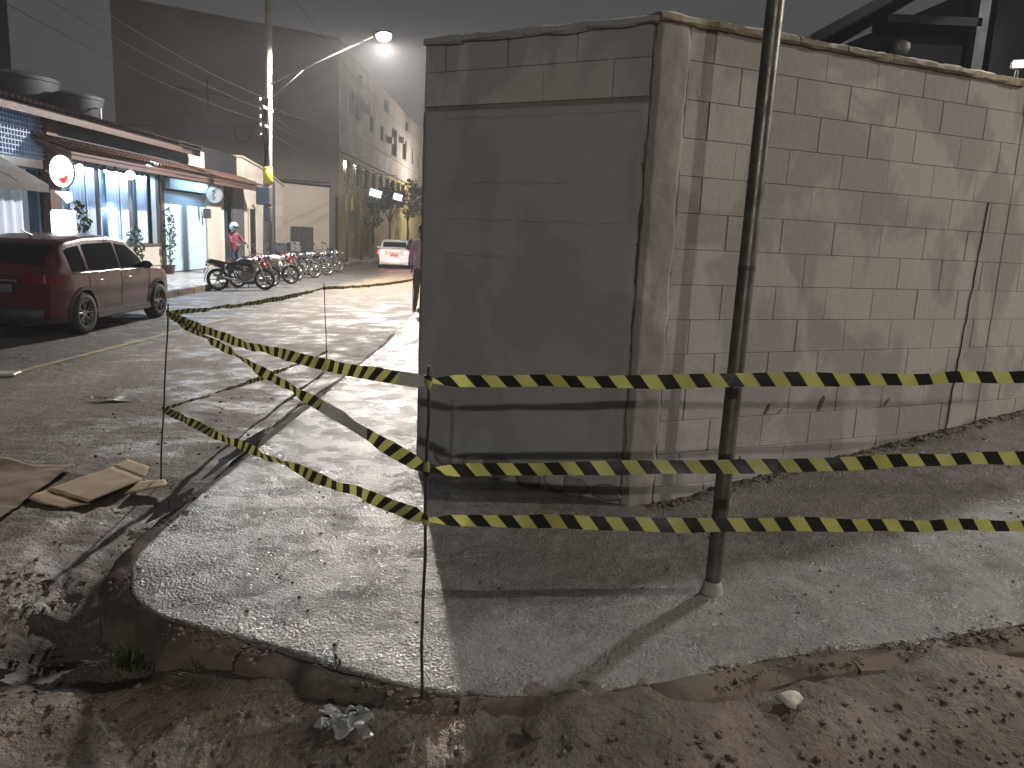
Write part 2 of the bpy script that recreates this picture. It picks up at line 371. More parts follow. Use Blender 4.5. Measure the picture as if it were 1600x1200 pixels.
# ------------------------------------------------------------------ sky is the world; ground and road
def z_road(X, Y):
    X = np.asarray(X, float); Y = np.asarray(Y, float)
    z = -.20 - .10*sst(-2.4, -6.0, X)
    near = sst(7.5, 3.5, Y)*sst(-7, -4, X)*sst(5, 3, X)
    z = z + near*((fbm(X, Y, 1.3, 5, 3)-.5)*.11 + (fbm(X, Y, 7, 5, 11)-.5)*.045)
    mid = sst(14, 8, Y)*sst(-5.2, -4.0, X)*(1-sst(-1.9, -1.6, X))
    z = z + mid*((fbm(X, Y, 1.1, 4, 21)-.5)*.06 + (fbm(X, Y, 9, 3, 5)-.5)*.008)
    kd = np.interp(X, [-1.85, -1.66, -1.18, -.6, 0, .8, 1.8, 2.6, 4, 8, 30], [3.3, 3.0, 2.72, 2.48, 2.37, 2.56, 2.9, 3.15, 3.75, 5.55, 15.4])-Y
    z = z + .105*sst(.55, -.03, kd)*sst(-1.45, -.7, X)*(.25+1.15*fbm(X, Y, 2.2, 4, 61)) + .05*sst(.5, 0, kd)*sst(-2.2,-1.2,X)
    # gutter left scoured beside the kerb at the corner
    z = z - .20*np.exp(-(((X+1.93)/.20)**2+((Y-3.12)/.34)**2)) - .10*np.exp(-(((X+1.55)/.22)**2+((Y-2.80)/.12)**2))
    # spoil heap beside the kerb
    z = z + .06*np.exp(-(((X+2.6)/.5)**2+((Y-3.7)/.7)**2))
    return z
def axis(a, fine0, fine1, b, st, grow=1.12, cap=30):
    v = list(np.arange(fine0, fine1, st)); s_ = st; x = fine0
    while x > a: s_ = min(s_*grow, cap); x -= s_; v.insert(0, x)
    s_ = st; x = v[-1]
    while x < b: s_ = min(s_*grow, cap); x += s_; v.append(x)
    return np.array(v)
def grid_mesh(name, X, Y, Z, m_, smooth=True):
    ny, nx = X.shape
    co = np.stack([X.ravel(), Y.ravel(), Z.ravel()], 1)
    i = np.arange(ny-1)[:, None]*nx+np.arange(nx-1)[None, :]; i = i.ravel()
    q = np.stack([i, i+1, i+nx+1, i+nx], 1)
    me = bpy.data.meshes.new(name); me.vertices.add(len(co)); me.vertices.foreach_set('co', co.ravel())
    me.loops.add(q.size); me.loops.foreach_set('vertex_index', q.ravel()); me.polygons.add(len(q))
    me.polygons.foreach_set('loop_start', np.arange(len(q))*4); me.update(calc_edges=True); me.validate()
    me.materials.append(m_)
    if smooth: me.shade_smooth()
    o = bpy.data.objects.new(name, me); COL.objects.link(o); ORG[o.name] = Vector(); return o
ax = axis(-240, -5.2, 3.2, 240, .026, 1.09, 60); ay = axis(-80, 1.7, 7.6, 220, .026, 1.07, 60)
X, Y = np.meshgrid(ax, ay)
struct(grid_mesh('road', X, Y, z_road(X, Y), M['road']))

# ------------------------------------------------------------------ pavement (corner) with kerb stones
c0 = Vector((.74, 4.524, 0)); dR = Vector((math.sin(R(66)), math.cos(R(66)), 0)); nR = Vector((math.cos(R(66)), -math.sin(R(66)), 0))
l0 = Vector((-.66, 5.3, 0)); dL = (l0-c0).normalized(); nL = Vector((-.4848, -.8746, 0)); LL = (l0-c0).length
kerb = [(-1.85, 120), (-1.85, 60), (-1.85, 30), (-1.85, 18), (-1.85, 12), (-1.85, 9), (-1.85, 7), (-1.85, 5.5), (-1.84, 4.4), (-1.82, 3.8), (-1.78, 3.42), (-1.66, 3.15), (-1.45, 2.97), (-1.18, 2.85),
        (-.88, 2.745), (-.6, 2.62), (-.3, 2.52), (.02, 2.50), (.36, 2.56), (.8, 2.70), (1.25, 2.88), (1.8, 3.04), (2.4, 3.22), (3.4, 3.62), (5, 4.35), (8, 5.7), (14, 8.4), (30, 15.6)]
inner = [(-.5, 120), (-.5, 60), (-.5, 30), (-.5, 18), (-.5, 12), (-.5, 9), (-.5, 7), (-.5, 6.2), (-.55, 5.8), (-.6, 5.5), (-.6, 5.4), (-.55, 5.3), (-.4, 5.22), (-.2, 5.1),
         (0, 5.0), (.2, 4.9), (.4, 4.8), (.6, 4.7), (.8, 4.65), (1.1, 4.78), (1.5, 4.96), (2.0, 5.18), (2.6, 5.45), (3.6, 5.9), (5.2, 6.6), (8.5, 8.07), (14.6, 10.8), (31, 18.1)]
def resample(pl, n_per):
    pl = np.array(pl, float); out = []
    for i in range(len(pl)-1):
        p0 = pl[max(i-1, 0)]; p1 = pl[i]; p2 = pl[i+1]; p3 = pl[min(i+2, len(pl)-1)]
        for k in range(n_per):
            t = k/n_per
            if i < 6 or i > 22: out.append(p1*(1-t)+p2*t)
            else: out.append(.5*((2*p1)+(-p0+p2)*t+(2*p0-5*p1+4*p2-p3)*t*t+(-p0+3*p1-3*p2+p3)*t**3))
    out.append(pl[-1]); return np.array(out)
K = resample(kerb, 16); I = resample(inner, 16)
def z_pave(X, Y):
    s_ = (X-c0.x)*dR.x+(Y-c0.y)*dR.y; w_ = (X-c0.x)*nR.x+(Y-c0.y)*nR.y   # w: distance out from the right wall
    rise = np.clip(s_-.45, 0, 40)*.125
    near = sst(2.3, .1, w_)
    z = rise*(.25+.75*near)*sst(-.3, .5, s_)
    z = z + sst(.5, .0, w_)*sst(.1, .8, s_)*.03
    ke = Y-np.interp(X, [-1.85, -1.66, -1.18, -.6, 0, .8, 1.8, 2.6, 4, 8, 30], [3.42, 3.15, 2.85, 2.62, 2.50, 2.70, 3.04, 3.30, 3.9, 5.7, 15.6])
    z = z - .030*sst(.30, .0, ke)*sst(-1.9, -1.6, X)
    z = z + (fbm(X, Y, 2.2, 4, 31)-.5)*.030 + (fbm(X, Y, 12, 4, 7)-.5)*.010
    return z
nv = 90; vv = np.linspace(0, 1, nv)[:, None, None]
K2 = K.copy(); tan = np.gradient(K, axis=0); tan /= np.linalg.norm(tan, axis=1)[:, None]+1e-9; ins = np.stack([-tan[:, 1], tan[:, 0]], 1)
ins *= np.sign(((I-K)*ins).sum(1))[:, None]
K2 += ins*(.004+.030*fbm(K[:, 0], K[:, 1], 5, 4, 77)*(np.arange(len(K)) > 90))[:, None]
PX = K2[None]*(1-vv)+I[None]*vv
# skirt: first rows drop vertically at the kerb edge
Zp = z_pave(PX[..., 0], PX[..., 1])
PX = np.concatenate([PX[:1], PX]); Zp = np.concatenate([np.full_like(Zp[:1], -.5), Zp])
struct(grid_mesh('pavement', PX[..., 0], PX[..., 1], Zp, M['pave']))
pav = bpy.data.objects['pavement']
# kerb stones, each its own piece, outside the slab edge
seg = np.linalg.norm(np.diff(K, axis=0), axis=1); cum = np.concatenate([[0], np.cumsum(seg)])
def k_at(d):
    i = int(np.clip(np.searchsorted(cum, d)-1, 0, len(K)-2)); t = (d-cum[i])/max(seg[i], 1e-6); p = K[i]*(1-t)+K[i+1]*t; q = (K[i+1]-K[i])/max(seg[i], 1e-6)
    return Vector((*p, 0)), Vector((*q, 0))
d = cum[4*16]; rk = random.Random(3)
while d < cum[25*16]:
    L = rk.uniform(.72, .98) if d > cum[8*16] else .98
    nseg = 16; mb = MB(); rows = []; dz = rk.uniform(-.026, .0); ou = rk.uniform(-.030, .004)
    for i in range(nseg+1):
        p, t = k_at(d+.008+(L-.016)*i/nseg); nn = Vector((t.y, -t.x, 0)); 
        if nn.dot(Vector((-1, -1, 0))) < 0 and d < 1e9: nn = -nn if (p+nn*.1 - Vector((0, 4.2, 0))).length < p.length*0 else nn
        nn = Vector((t.y, -t.x, 0)); test = Vector((0.2, 8, 0)) if p.y > 5 else Vector((.6, 4.6, 0))
        if (p+nn-test).length < (p-test).length: nn = -nn
        zt = float(z_pave(p.x, p.y))+dz
        q_ = lambda k, f=7: mnoise.noise(Vector((p.x*f, p.y*f, k)))+.5*mnoise.noise(Vector((p.x*f*3.3, p.y*f*3.3, k+9)))
        ch = max(0, q_(20, 3.1)-.12)*.09
        j = lambda a=.010, c_=[0]: (c_.__setitem__(0, c_[0]+1), a*q_(c_[0]*2.7))[1]
        rows.append([p+nn*-.07+Vector((0, 0, zt-.03)), p+nn*(-.012)+Vector((0, 0, zt+.004+j())), p+nn*(.060+ou-ch*.6+j())+Vector((0, 0, zt-.004-ch*.5+j())), p+nn*(.105+ou-ch*.5+j())+Vector((0, 0, zt-.030-ch+j(.014))),
                     p+nn*(.125+ou+j(.02))+Vector((0, 0, zt-.10)), p+nn*(.132+ou)+Vector((0, 0, -.55)), p+nn*-.07+Vector((0, 0, -.55))])
    vs = [v for r in rows for v in r]; n_ = 7
    fs = [(i*n_+k, i*n_+(k+1) % n_, (i+1)*n_+(k+1) % n_, (i+1)*n_+k) for i in range(nseg) for k in range(n_)]
    fs += [tuple(range(n_)), tuple(nseg*n_+k for k in reversed(range(n_)))]
    mb.add(vs, fs); mb.build('kerb_stone', M['kerb'], pav, 'edge')
    d += L
# far pavement across the road, its kerb
mb = MB(); mb.box((-12.6, -10, -.9), (-8.9, 140, -.15)); struct(mb.build('far_pavement', M['pave']))
fp = bpy.data.objects['far_pavement']
for i in range(34):
    mb = MB(); mb.cbox((-8.84, 10.5+i*1.0, -.30), (.12, .985, .33), bev=.015); mb.build('kerb_stone', M['kerb'], fp)
# painted line on the road (worn)
mb = MB(); y0 = 3.0; xs = lambda y: -6.08+.03*(y-8.9)
pts = []
for i in range(60):
    y = 2+i*.8
    if y > 16: break
    pts.append(y)
for a, b_ in zip(pts[:-1], pts[1:]):
    w0, w1 = .05+.012*math.sin(a*5), .05+.012*math.sin(b_*5)
    mb.add([(xs(a)-w0, a, float(z_road(xs(a), a))+.006), (xs(a)+w0, a, float(z_road(xs(a), a))+.006), (xs(b_)+w1, b_, float(z_road(xs(b_), b_))+.006), (xs(b_)-w1, b_, float(z_road(xs(b_), b_))+.006)], [(0, 1, 2, 3)])
struct(mb.build('lane_marking', M['paint']))

# ------------------------------------------------------------------ block wall
GZ = 2.80
wall = thing('block_wall', c0, 'tall grey concrete block wall with rendered corner face, standing on the corner pavement', 'wall')
def wp(s_, z, out=0): return c0+dR*s_+nR*out+Vector((0, 0, z))
def lp(t, z, out=0): return c0+dL*t+nL*out+Vector((0, 0, z))
def slab(mb, P, s0, s1, z0, z1, o0, o1, mi=0):
    vs = [P(a, z, o) for z in (z0, z1) for a, o in ((s0, o0), (s1, o0), (s1, o1), (s0, o1))]
    mb.add(vs, [(0, 3, 2, 1), (4, 5, 6, 7), (0, 1, 5, 4), (1, 2, 6, 5), (2, 3, 7, 6), (3, 0, 4, 7)], mi)
mb = MB(); slab(mb, wp, .03, 3.10, -.4, GZ-.01, -.0045, -.15); slab(mb, lp, .03, 1.595, -.4, GZ-.01, -.010, -.15)
# the hidden side of the plot along the main street
slab(mb, lambda s_, z, o: Vector((-.62-o, 5.36+s_, z)), 0, 60, -.4, GZ-.1, 0, -.15)
mb.build('mortar_core', M['mortar'], wall)
def block_mesh(w, h, d_=.05, ch=.003):
    me = bpy.data.meshes.new('concrete_block'); a, b_ = w/2, h/2
    vs = [(-a, -d_, -b_), (a, -d_, -b_), (a, -d_, b_), (-a, -d_, b_), (-a, -ch, -b_), (a, -ch, -b_), (a, -ch, b_), (-a, -ch, b_), (-a+ch, 0, -b_+ch), (a-ch, 0, -b_+ch), (a-ch, 0, b_-ch), (-a+ch, 0, b_-ch)]
    fs = [(0, 1, 5, 4), (1, 2, 6, 5), (2, 3, 7, 6), (3, 0, 4, 7), (4, 5, 9, 8), (5, 6, 10, 9), (6, 7, 11, 10), (7, 4, 8, 11), (8, 9, 10, 11)]
    me.from_pydata(vs, [], fs); bm = bmesh.new(); bm.from_mesh(me); bmesh.ops.recalc_face_normals(bm, faces=bm.faces)
    if bm.faces[-1:][0].normal.y < 0: bmesh.ops.reverse_faces(bm, faces=bm.faces)
    bm.to_mesh(me); bm.free(); me.materials.append(M['block']); return me
BM = {}
def put_block(parent, Pf, dvec, nvec, s0, s1, z0, z1, out, rr):
    w = s1-s0; key = (round(w, 2), round(z1-z0, 3))
    if key not in BM: BM[key] = block_mesh(key[0], key[1])
    o = bpy.data.objects.new('concrete_block', BM[key]); COL.objects.link(o); o.parent = parent
    p = Pf((s0+s1)/2, (z0+z1)/2, out+rr.uniform(-.0008, .0012))-org(parent)
    M3 = Matrix((dvec, nvec, Vector((0, 0, 1)))).transposed()
    if M3.determinant() < 0: M3 = Matrix((-dvec, nvec, Vector((0, 0, 1)))).transposed()
    o.matrix_local = Matrix.Translation(p) @ M3.to_4x4() @ Matrix.Rotation(rr.uniform(-.003, .003), 4, 'Y')
rb = random.Random(5)
def courses(parent, Pf, dv, nv_, s_lo, s_hi, rows, first=.36, pitch=.425, gap_s=(.003, .011), out=0):
    for k in rows:
        z1 = 2.83-.21*k; z0 = z1-.21
        joints = [s_lo]; s_ = first+(.2125 if k % 2 else 0)-pitch*2
        while s_ < s_hi-.06:
            if s_ > s_lo+.08: joints.append(s_+rb.uniform(-.008, .008))
            s_ += pitch
        joints.append(s_hi)
        for a, b_ in zip(joints[:-1], joints[1:]):
            g_ = rb.choice([.001, .0015, .002, .003, .004, .010])
            put_block(parent, Pf, dv, nv_, a+g_/2, b_-g_/2, z0+.0008, min(z1, GZ)-.0008, out, rb)
courses(wall, wp, dR, nR, .19, 3.10, range(14))
courses(wall, lp, dL, nL, .05, 1.598, range(2), first=.52, pitch=.46)
def rough_slab(mb, P, s0, s1, z0, z1, o_, ns, nz, amp, seed, jag0=0, jag1=0, back=.05, mi=0):
    vs = []
    for j in range(nz+1):
        z = z0+(z1-z0)*j/nz
        a = s0+jag0*(mnoise.noise(Vector((z*5, seed, 0)))+.6*mnoise.noise(Vector((z*17, seed, 3)))); b_ = s1+jag1*(mnoise.noise(Vector((z*6, seed, 7)))+.6*mnoise.noise(Vector((z*19, seed, 9))))
        for i in range(ns+1):
            s_ = a+(b_-a)*i/ns; e = 0 if 0 < i < ns else -.003
            vs.append(P(s_, z, o_+e+amp*mnoise.noise(Vector((s_*9, z*9, seed)))+amp*.6*mnoise.noise(Vector((s_*28, z*28, seed)))))
    n_ = ns+1; fs = [(j*n_+i, j*n_+i+1, (j+1)*n_+i+1, (j+1)*n_+i) for j in range(nz) for i in range(ns)]
    base = len(vs)
    for j in range(nz+1):   # side returns
        vs += [vs[j*n_]-(P(0, 0, 1)-P(0, 0, 0))*back, vs[j*n_+ns]-(P(0, 0, 1)-P(0, 0, 0))*back]
    for j in range(nz):
        fs += [(j*n_, (j+1)*n_, base+2*(j+1), base+2*j), (j*n_+ns, base+2*j+1, base+2*(j+1)+1, (j+1)*n_+ns)]
    b0 = len(vs); vs += [vs[i]-(P(0, 0, 1)-P(0, 0, 0))*back for i in range(ns+1)]+[vs[nz*n_+i]-(P(0, 0, 1)-P(0, 0, 0))*back for i in range(ns+1)]
    for i in range(ns): fs += [(i, b0+i, b0+i+1, i+1), (nz*n_+i, nz*n_+i+1, b0+n_+i+1, b0+n_+i)]
    mb.add(vs, fs, mi)
# corner pillar: cast concrete, rough, wraps the arris
mb = MB()
rough_slab(mb, wp, -.012, .185, -.3, GZ, .012, 10, 130, .007, 1.3, .012, .014)
rough_slab(mb, lp, -.002, .040, -.3, GZ, .007, 4, 130, .006, 4.1, 0, .012)
mb.build('corner_pillar', M['pillar'], wall, True)
# render on the corner face, its right edge broken away
mb = MB(); rough_slab(mb, lp, .056, 1.602, -.3, 2.378, .004, 54, 90, .0028, 8.8, .012, .004, back=.04); mb.build('cement_render', M['plaster'], wall, True)
mb = MB()
slab(mb, lambda s_, z, o: Vector((-.66-o, 5.30+s_, z)), 0.0, .5, -.4, GZ-.03, -.005, -.12)
mb.build('end_pillar', M['plaster'], wall, True)
mb = MB()   # shallow formwork lines in the render
for z, a, b_ in ((1.70, .12, 1.4), (1.93, .5, 1.2), (1.47, .8, 1.4), (2.33, .1, 1.42)):
    pts = [lp(a+(b_-a)*i/14, z+.006*math.sin(i*1.7), .0068) for i in range(15)]
    mb.tube(pts, [.0018+.001*math.sin(i*2.1) for i in range(15)], 5)
mb.build('render_ridge', M['plaster'], wall, True)['kind'] = 'stuff'
mb = MB(); rr = random.Random(2)   # rusty stains run down the broken joint and below
for z0_, z1_ in ((1.35, 2.05), (.95, 1.25)):
    rough_slab(mb, lp, .046, .066, z0_, z1_, -.001, 3, 30, .006, z0_, .01, .012, back=.01)
mb.build('rust_streak', M['rust'], wall)
for (s_, z, w, h) in ((1.03, .56, .022, .07), (1.50, .58, .030, .09), (1.14, .54, .010, .03), (2.12, .56, .02, .05), (.83, .22, .02, .06)):
    mb = MB(); pts = [wp(s_+w*(.5+.25*rr.random())*math.cos(a)+.02*math.sin(a), z+h*.5*math.sin(a)*(1+.3*rr.random()), .0035) for a in [i*.45 for i in range(14)]]
    mb.prism(pts, -nR*.004); mb.build('rust_patch', M['rust'], wall)
# broken foot of the rendered face
for i in range(7):
    t = .12+i*.20+rr.uniform(-.04, .04); mb = MB(); mb.ball(lp(t, .05+.03*rr.random(), .02), (.09+.03*rr.random(), .035, .05+.03*rr.random()), 12, 0, Matrix.Rotation(math.atan2(dL.y, dL.x), 3, 'Z'))
    mb.v = [tuple(Vector(v)+Vector((1, 1, 1))*.012*mnoise.noise(Vector(v)*22)) for v in mb.v]
    mb.build('mortar_lump', M['pillar'] if i in (2, 5, 6) else M['mortar'], wall, True)
# coping
def coping(P, s0, s1, z, seed, w=.036):
    n = int((s1-s0)/.03); vs = []
    for i in range(n+1):
        s_ = s0+(s1-s0)*i/n; j = lambda k: .010*mnoise.noise(Vector((s_*6, k*3.1, seed)))+.007*mnoise.noise(Vector((s_*24, k*5.1, seed)))
        for k, (o, zz) in enumerate(((-.17, 0), (w-.012, -.004), (w, .010), (w-.006, .038), (w-.03, .050), (-.15, .052))): vs.append(P(s_, z+zz+j(k), o+j(k+9)))
    fs = [(i*6+k, i*6+(k+1) % 6, (i+1)*6+(k+1) % 6, (i+1)*6+k) for i in range(n) for k in range(6)]+[tuple(range(6)), tuple(n*6+k for k in reversed(range(6)))]
    return vs, fs
s_ = -.03
while s_ < 3.0:
    L = rr.uniform(.38, .62); mb = MB(); mb.add(*coping(wp, s_, min(s_+L-.004, 3.02), GZ, s_)); mb.build('coping_piece', M['coping'], wall, 'edge'); s_ += L
s_ = .0
while s_ < 1.55:
    L = rr.uniform(.4, .6); mb = MB(); mb.add(*coping(lp, s_, min(s_+L-.004, 1.60), GZ-.012, s_+9, .03)); mb.build('coping_piece', M['plaster'], wall, 'edge'); s_ += L
# long crack near the right end
mb = MB(); pts = [wp(2.86+.10*(1-z/1.9)*-1+.018*mnoise.noise(Vector((z*9, 1, 1))), z, .0045) for z in [.25+i*.06 for i in range(30)]]
mb.tube(pts, [.0035+.003*abs(mnoise.noise(p*15)) for p in pts], 4); mb.build('crack', M['dark_wall'], wall)
# continuation of the wall with rounded upright caps
w2 = thing('block_wall', wp(3.12, 0), 'plainer block wall with rounded upright caps, continuing right of the coped wall', 'wall'); w2n = w2
mb = MB(); slab(mb, wp, 3.103, 24, -.4, 2.62, -.004, -.15); mb.build('mortar_core', M['mortar'], w2)
courses(w2, wp, dR, nR, 3.104, 6.6, range(1, 14), first=.36)
mb = MB(); slab(mb, wp, 6.61, 24, -.4, 2.6, 0, -.01); mb.build('wall_face', M['block'], w2)
s_ = 3.10
while s_ < 5.4:
    w = rr.uniform(.10, .13); h = 2.86+rr.uniform(-.02, .03)
    mb = MB(); pr_ = [(math.cos(a)*w/2, math.sin(a)*w*.55) for a in [math.pi*i/10 for i in range(11)]]
    poly = [wp(s_+w/2+x, h-.06+z, .012) for x, z in pr_]+[wp(s_, 2.615, .012), wp(s_+w, 2.615, .012)]
    mb.prism(poly, -nR*.13); mb.build('rounded_cap', M['block'], w2, 'edge'); s_ += w+.006
# wall foot: soil and moss, joined ground cover
mb = MB()
for i in range(1500):
    s_ = rr.uniform(.1, 5.6); p = wp(s_, 0, rr.random()**2*.11+.004); p.z = float(z_pave(p.x, p.y)); r_ = rr.choice([.003, .004, .006, .009, .015])*rr.uniform(.8, 1.3); b0 = len(mb.v)
    mb.ball(p, (r_, r_*1.2, r_*.5), 6, 0, Matrix.Rotation(rr.uniform(0, 3), 3, 'Z'))
    for k in range(b0, len(mb.v)): v = Vector(mb.v[k]); mb.v[k] = tuple(v+(v-p)*1.2*mnoise.noise(v*(1.1/r_)))
tag(mb.build('wall_foot_soil', M['rubble'], None, True), 'dark soil and moss gathered along the foot of the block wall', 'soil', kind='stuff')

# ------------------------------------------------------------------ steel pipe in front of the wall
p0 = Vector((.983, 3.375, float(z_pave(.983, 3.375))-.05)); p1 = Vector((1.055, 3.50, 4.6))
t = thing('steel_pipe_post', p0, 'tall leaning galvanised pipe set in the pavement before the block wall', 'post')
mb = MB(); pts = [p0.lerp(p1, i/12) for i in range(13)]; mb.tube(pts, .037, 20); mb.build('pipe', M['galv'], t, 'edge')
mb = MB(); mb.lathe([(.0, .055), (.040, .055), (.043, .04), (.050, .01), (.062, -.02)], (p0.x, p0.y, p0.z+.05), n=18); mb.build('concrete_collar', M['pillar'], t, True)
mb = MB(); pc = p0.lerp(p1, .335); mb.tube([pc+Vector((0, 0, -.012)), pc+Vector((0, 0, .012))], .0385, 20); mb.build('clamp_band', M['boxgrey'], t, 'edge')
mb = MB(); pc = p0.lerp(p1, .575); mb.tube([pc+Vector((-.04, -.02, .0)), pc+Vector((-.055, -.03, .07))], .009, 8); mb.build('hook', M['galv'], t, True)

# ------------------------------------------------------------------ rebar posts and striped tapes
POSTS = [((-.275, 2.49), .0, 1.17, (-.0, .0), 'rusty rebar rod nearest the viewer on the kerb, holding six tape ends'),
         ((-2.458, 5.19), -.24, 1.05, (.10, .02), 'rusty rebar rod in the road by the flattened cardboard'),
         ((-2.45, 10.0), -.24, .90, (-.07, .1), 'thin rod in the road between the cardboard and the far tape end'),
         ((-2.07, 15.5), -.15, .72, (-.01, 0), 'farthest thin rod, beside the person in pink by the wall'),
         ((3.2, 2.5), -.2, 1.45, (0, 0), 'rebar rod right of the steel pipe holding the far ends of three tapes')]
def post_pt(i, z):
    (x, y), zb, zt, ln, _ = POSTS[i]; f = (z-zb)/(zt-zb); return Vector((x+ln[0]*f, y+ln[1]*f, z))
for i, ((x, y), zb, zt, ln, lab) in enumerate(POSTS):
    o = MB(); o.tube([post_pt(i, zb-.15+(zt-zb+.15)*k/8)+Vector((.003*math.sin(k*2), .003*math.cos(k), 0)) for k in range(9)], .0055, 8)
    t = o.build('rebar_post', M['rebar'], None, True); tag(t, lab, 'rod', 'rods holding the barrier tape')
def tape(a, b, sag, tw, label, width=.054, phase=0, blank=None, cr=.25, n=130, flip=1):
    a, b = Vector(a), Vector(b); L = (b-a).length; mb = MB(); mb.uv = []; vs = []; mi = []
    for i in range(n+1):
        u = i/n; p = a.lerp(b, u)+Vector((0, 0, -sag*4*u*(1-u))); T = (b-a).normalized(); up = Vector((0, 0, 1)); up = (up-T*up.dot(T)).normalized(); sd = T.cross(up)
        an = tw(u); pinch = min(1, .35+min(u, 1-u)*L/.12)
        wv = (up*math.cos(an)+sd*math.sin(an))*width*.5*pinch; nrm = (-up*math.sin(an)+sd*math.cos(an))
        fl = (nrm*(.005*math.sin(u*L*9+phase*40)+.004*math.sin(u*L*23+phase*90))+wv*.10*math.sin(u*L*5+phase*70))*min(1, min(u, 1-u)*8); wv = wv*(1-.10*abs(math.sin(u*L*7+phase*30)))
        for k in (-1, -.33, .33, 1): vs.append(p+wv*k+fl+nrm*(.003*cr*(1-k*k))); mb.uv.append((u*L*flip+phase, k*width*.5))
    fs = []; 
    for i in range(n):
        for k in range(3): fs.append((i*4+k, i*4+k+1, (i+1)*4+k+1, (i+1)*4+k)); mi.append(1 if blank and blank[0] < i/n < blank[1] else 0)
    mb.v = [tuple(v) for v in vs]; mb.f = fs; mb.mi = mi
    o = mb.build('barrier_tape', [M['tape'], M['blank']], None, True, fix=False)
    return tag(o, label, 'tape', 'yellow and black striped barrier tapes')
for i, zs in ((0, (1.12, .817, .642)), (1, (.985, .315)), (2, (.83, .0)), (3, (.665,)), (4, (1.345, 1.10, .80))):
    po = bpy.data.objects['rebar_post' + ('.%03d' % i if i else '')]
    for z in zs:
        c = post_pt(i, z); mb = MB(); mb.ball(c, (.012, .012, .024), 12); mb.v = [tuple(Vector(v)+(Vector(v)-c)*.9*mnoise.noise(Vector(v)*90)) for v in mb.v]
        mb.uv = [(v[2]*1.5, v[0]) for v in mb.v]; mb.build('tape_knot', M['tape'], po, True)
face = lambda base, amp=.15, k=3, ph=0: (lambda u: base+amp*math.sin(u*k*math.pi*2+ph))
tape((-.262, 2.47, 1.125), (3.2, 2.49, 1.345), .022, face(.18, .30, 2.6), 'top striped tape running right from the near rod across the pipe and block wall', phase=.03, width=.050)
tape((-.262, 2.47, .82), (3.2, 2.49, 1.10), .026, face(-.1, .32, 2.1, 1), 'middle striped tape running right from the near rod across the pipe', phase=.07, width=.050)
tape((-.262, 2.47, .645), (3.2, 2.49, .80), .020, face(.08, .28, 1.7, 2), 'lowest striped tape running right from the near rod across the foot of the pipe', phase=.01, width=.052)
A, B, C_, D_ = [post_pt(i, z) for i, z in ((1, .985), (1, .315), (2, .83), (3, .665))]
tape(post_pt(0, 1.115), A, .055, lambda u: .0+.30*math.sin(u*9)+.30*math.sin(u*23), 'upper slack tape between near rod top and the top of the rod by the cardboard', blank=(.005, .055), phase=.02)
tape(post_pt(0, .815), A+Vector((0, 0, -.01)), .0, lambda u: .0+.3*math.sin(u*6+1)+.35*math.sin(u*31), 'diagonal tape with a blank stretch, between near rod mid height and the cardboard rod', blank=(.13, .25), phase=.05)
tape(post_pt(0, .64), B, .022, lambda u: .1+.4*math.sin(u*7+2)+.45*math.sin(u*28), 'lowest slack tape from the near rod to low on the rod by the cardboard', phase=.09)
tape(A, C_, .035, lambda u: .5+.35*math.sin(u*8), 'high tape from the cardboard rod back to the middle rod, along the road', blank=(.66, .76), phase=.04)
tape(B, post_pt(2, .0), .03, lambda u: .6+.4*math.sin(u*10), 'low tape running back over the dirt from the cardboard rod', blank=(.24, .34), phase=.02)
tape(C_, D_, .03, lambda u: .4+.3*math.sin(u*6), 'farthest tape stretch from the middle rod to the rod beside the person in pink', phase=.01, n=160)

# ------------------------------------------------------------------ street lamps
def lamp_head(mb_body, mb_lens, p, dirv):
    dirv = Vector(dirv).normalized(); up = Vector((0, 0, 1)); sd = dirv.cross(up)
    Mx = Matrix((dirv, -sd, up)).transposed().to_4x4(); Mx.translation = p
    mb_body.ball((0, 0, 0), (.36, .15, .08), 16); 
    mb_body.v = [tuple(Mx @ Vector(v)) for v in mb_body.v]
    mb_lens.ball((.06, 0, -.09), (.27, .18, .17), 16); mb_lens.v = [tuple(Mx @ Vector(v)) for v in mb_lens.v]
def light(name, p, power, col, rad=.1, parent=None, spot=None, aim=None):
    ld = bpy.data.lights.new(name, 'SPOT' if spot else 'POINT'); ld.energy = power; ld.color = col; ld.shadow_soft_size = rad
    o = bpy.data.objects.new(name, ld); COL.objects.link(o); o.location = Vector(p)-org(parent)
    if spot: ld.spot_size = spot; ld.spot_blend = .12; o.rotation_euler = (Vector(aim)-Vector(p)).to_track_quat('-Z', 'Y').to_euler()
    if parent: o.parent = parent
    return o
for foot, top, hp, pw, colr, lab in LAMPS:
    t = thing('street_lamp', foot, lab, 'street lamp', 'lamps lighting the streets'); f = Vector(foot); h = Vector(hp)
    mb = MB(); mb.cyl(f, (f.x, f.y, top), .13, .09, 14); mb.build('pole', M['galv'], t, True)
    mb = MB(); a = Vector((f.x, f.y, top-.15)); mb.tube([a, a.lerp(h, .5)+Vector((0, 0, .25)), h+(a-h).normalized()*.3], .035, 8); mb.build('arm', M['galv'], t, True)
    b1, b2 = MB(), MB(); lamp_head(b1, b2, h+Vector((0, 0, .22)), (h-a)*Vector((1, 1, 0))); b1.build('lamp_head', M['boxgrey'], t, True); b2.build('lens', M['lamp_warm'], t, True)
    light('lamp_light', h+Vector((0, 0, -.08)), pw, colr, .12, t, spot=R(112) if foot[0] == 8.6 else None, aim=(1.3, 4.0, 0))
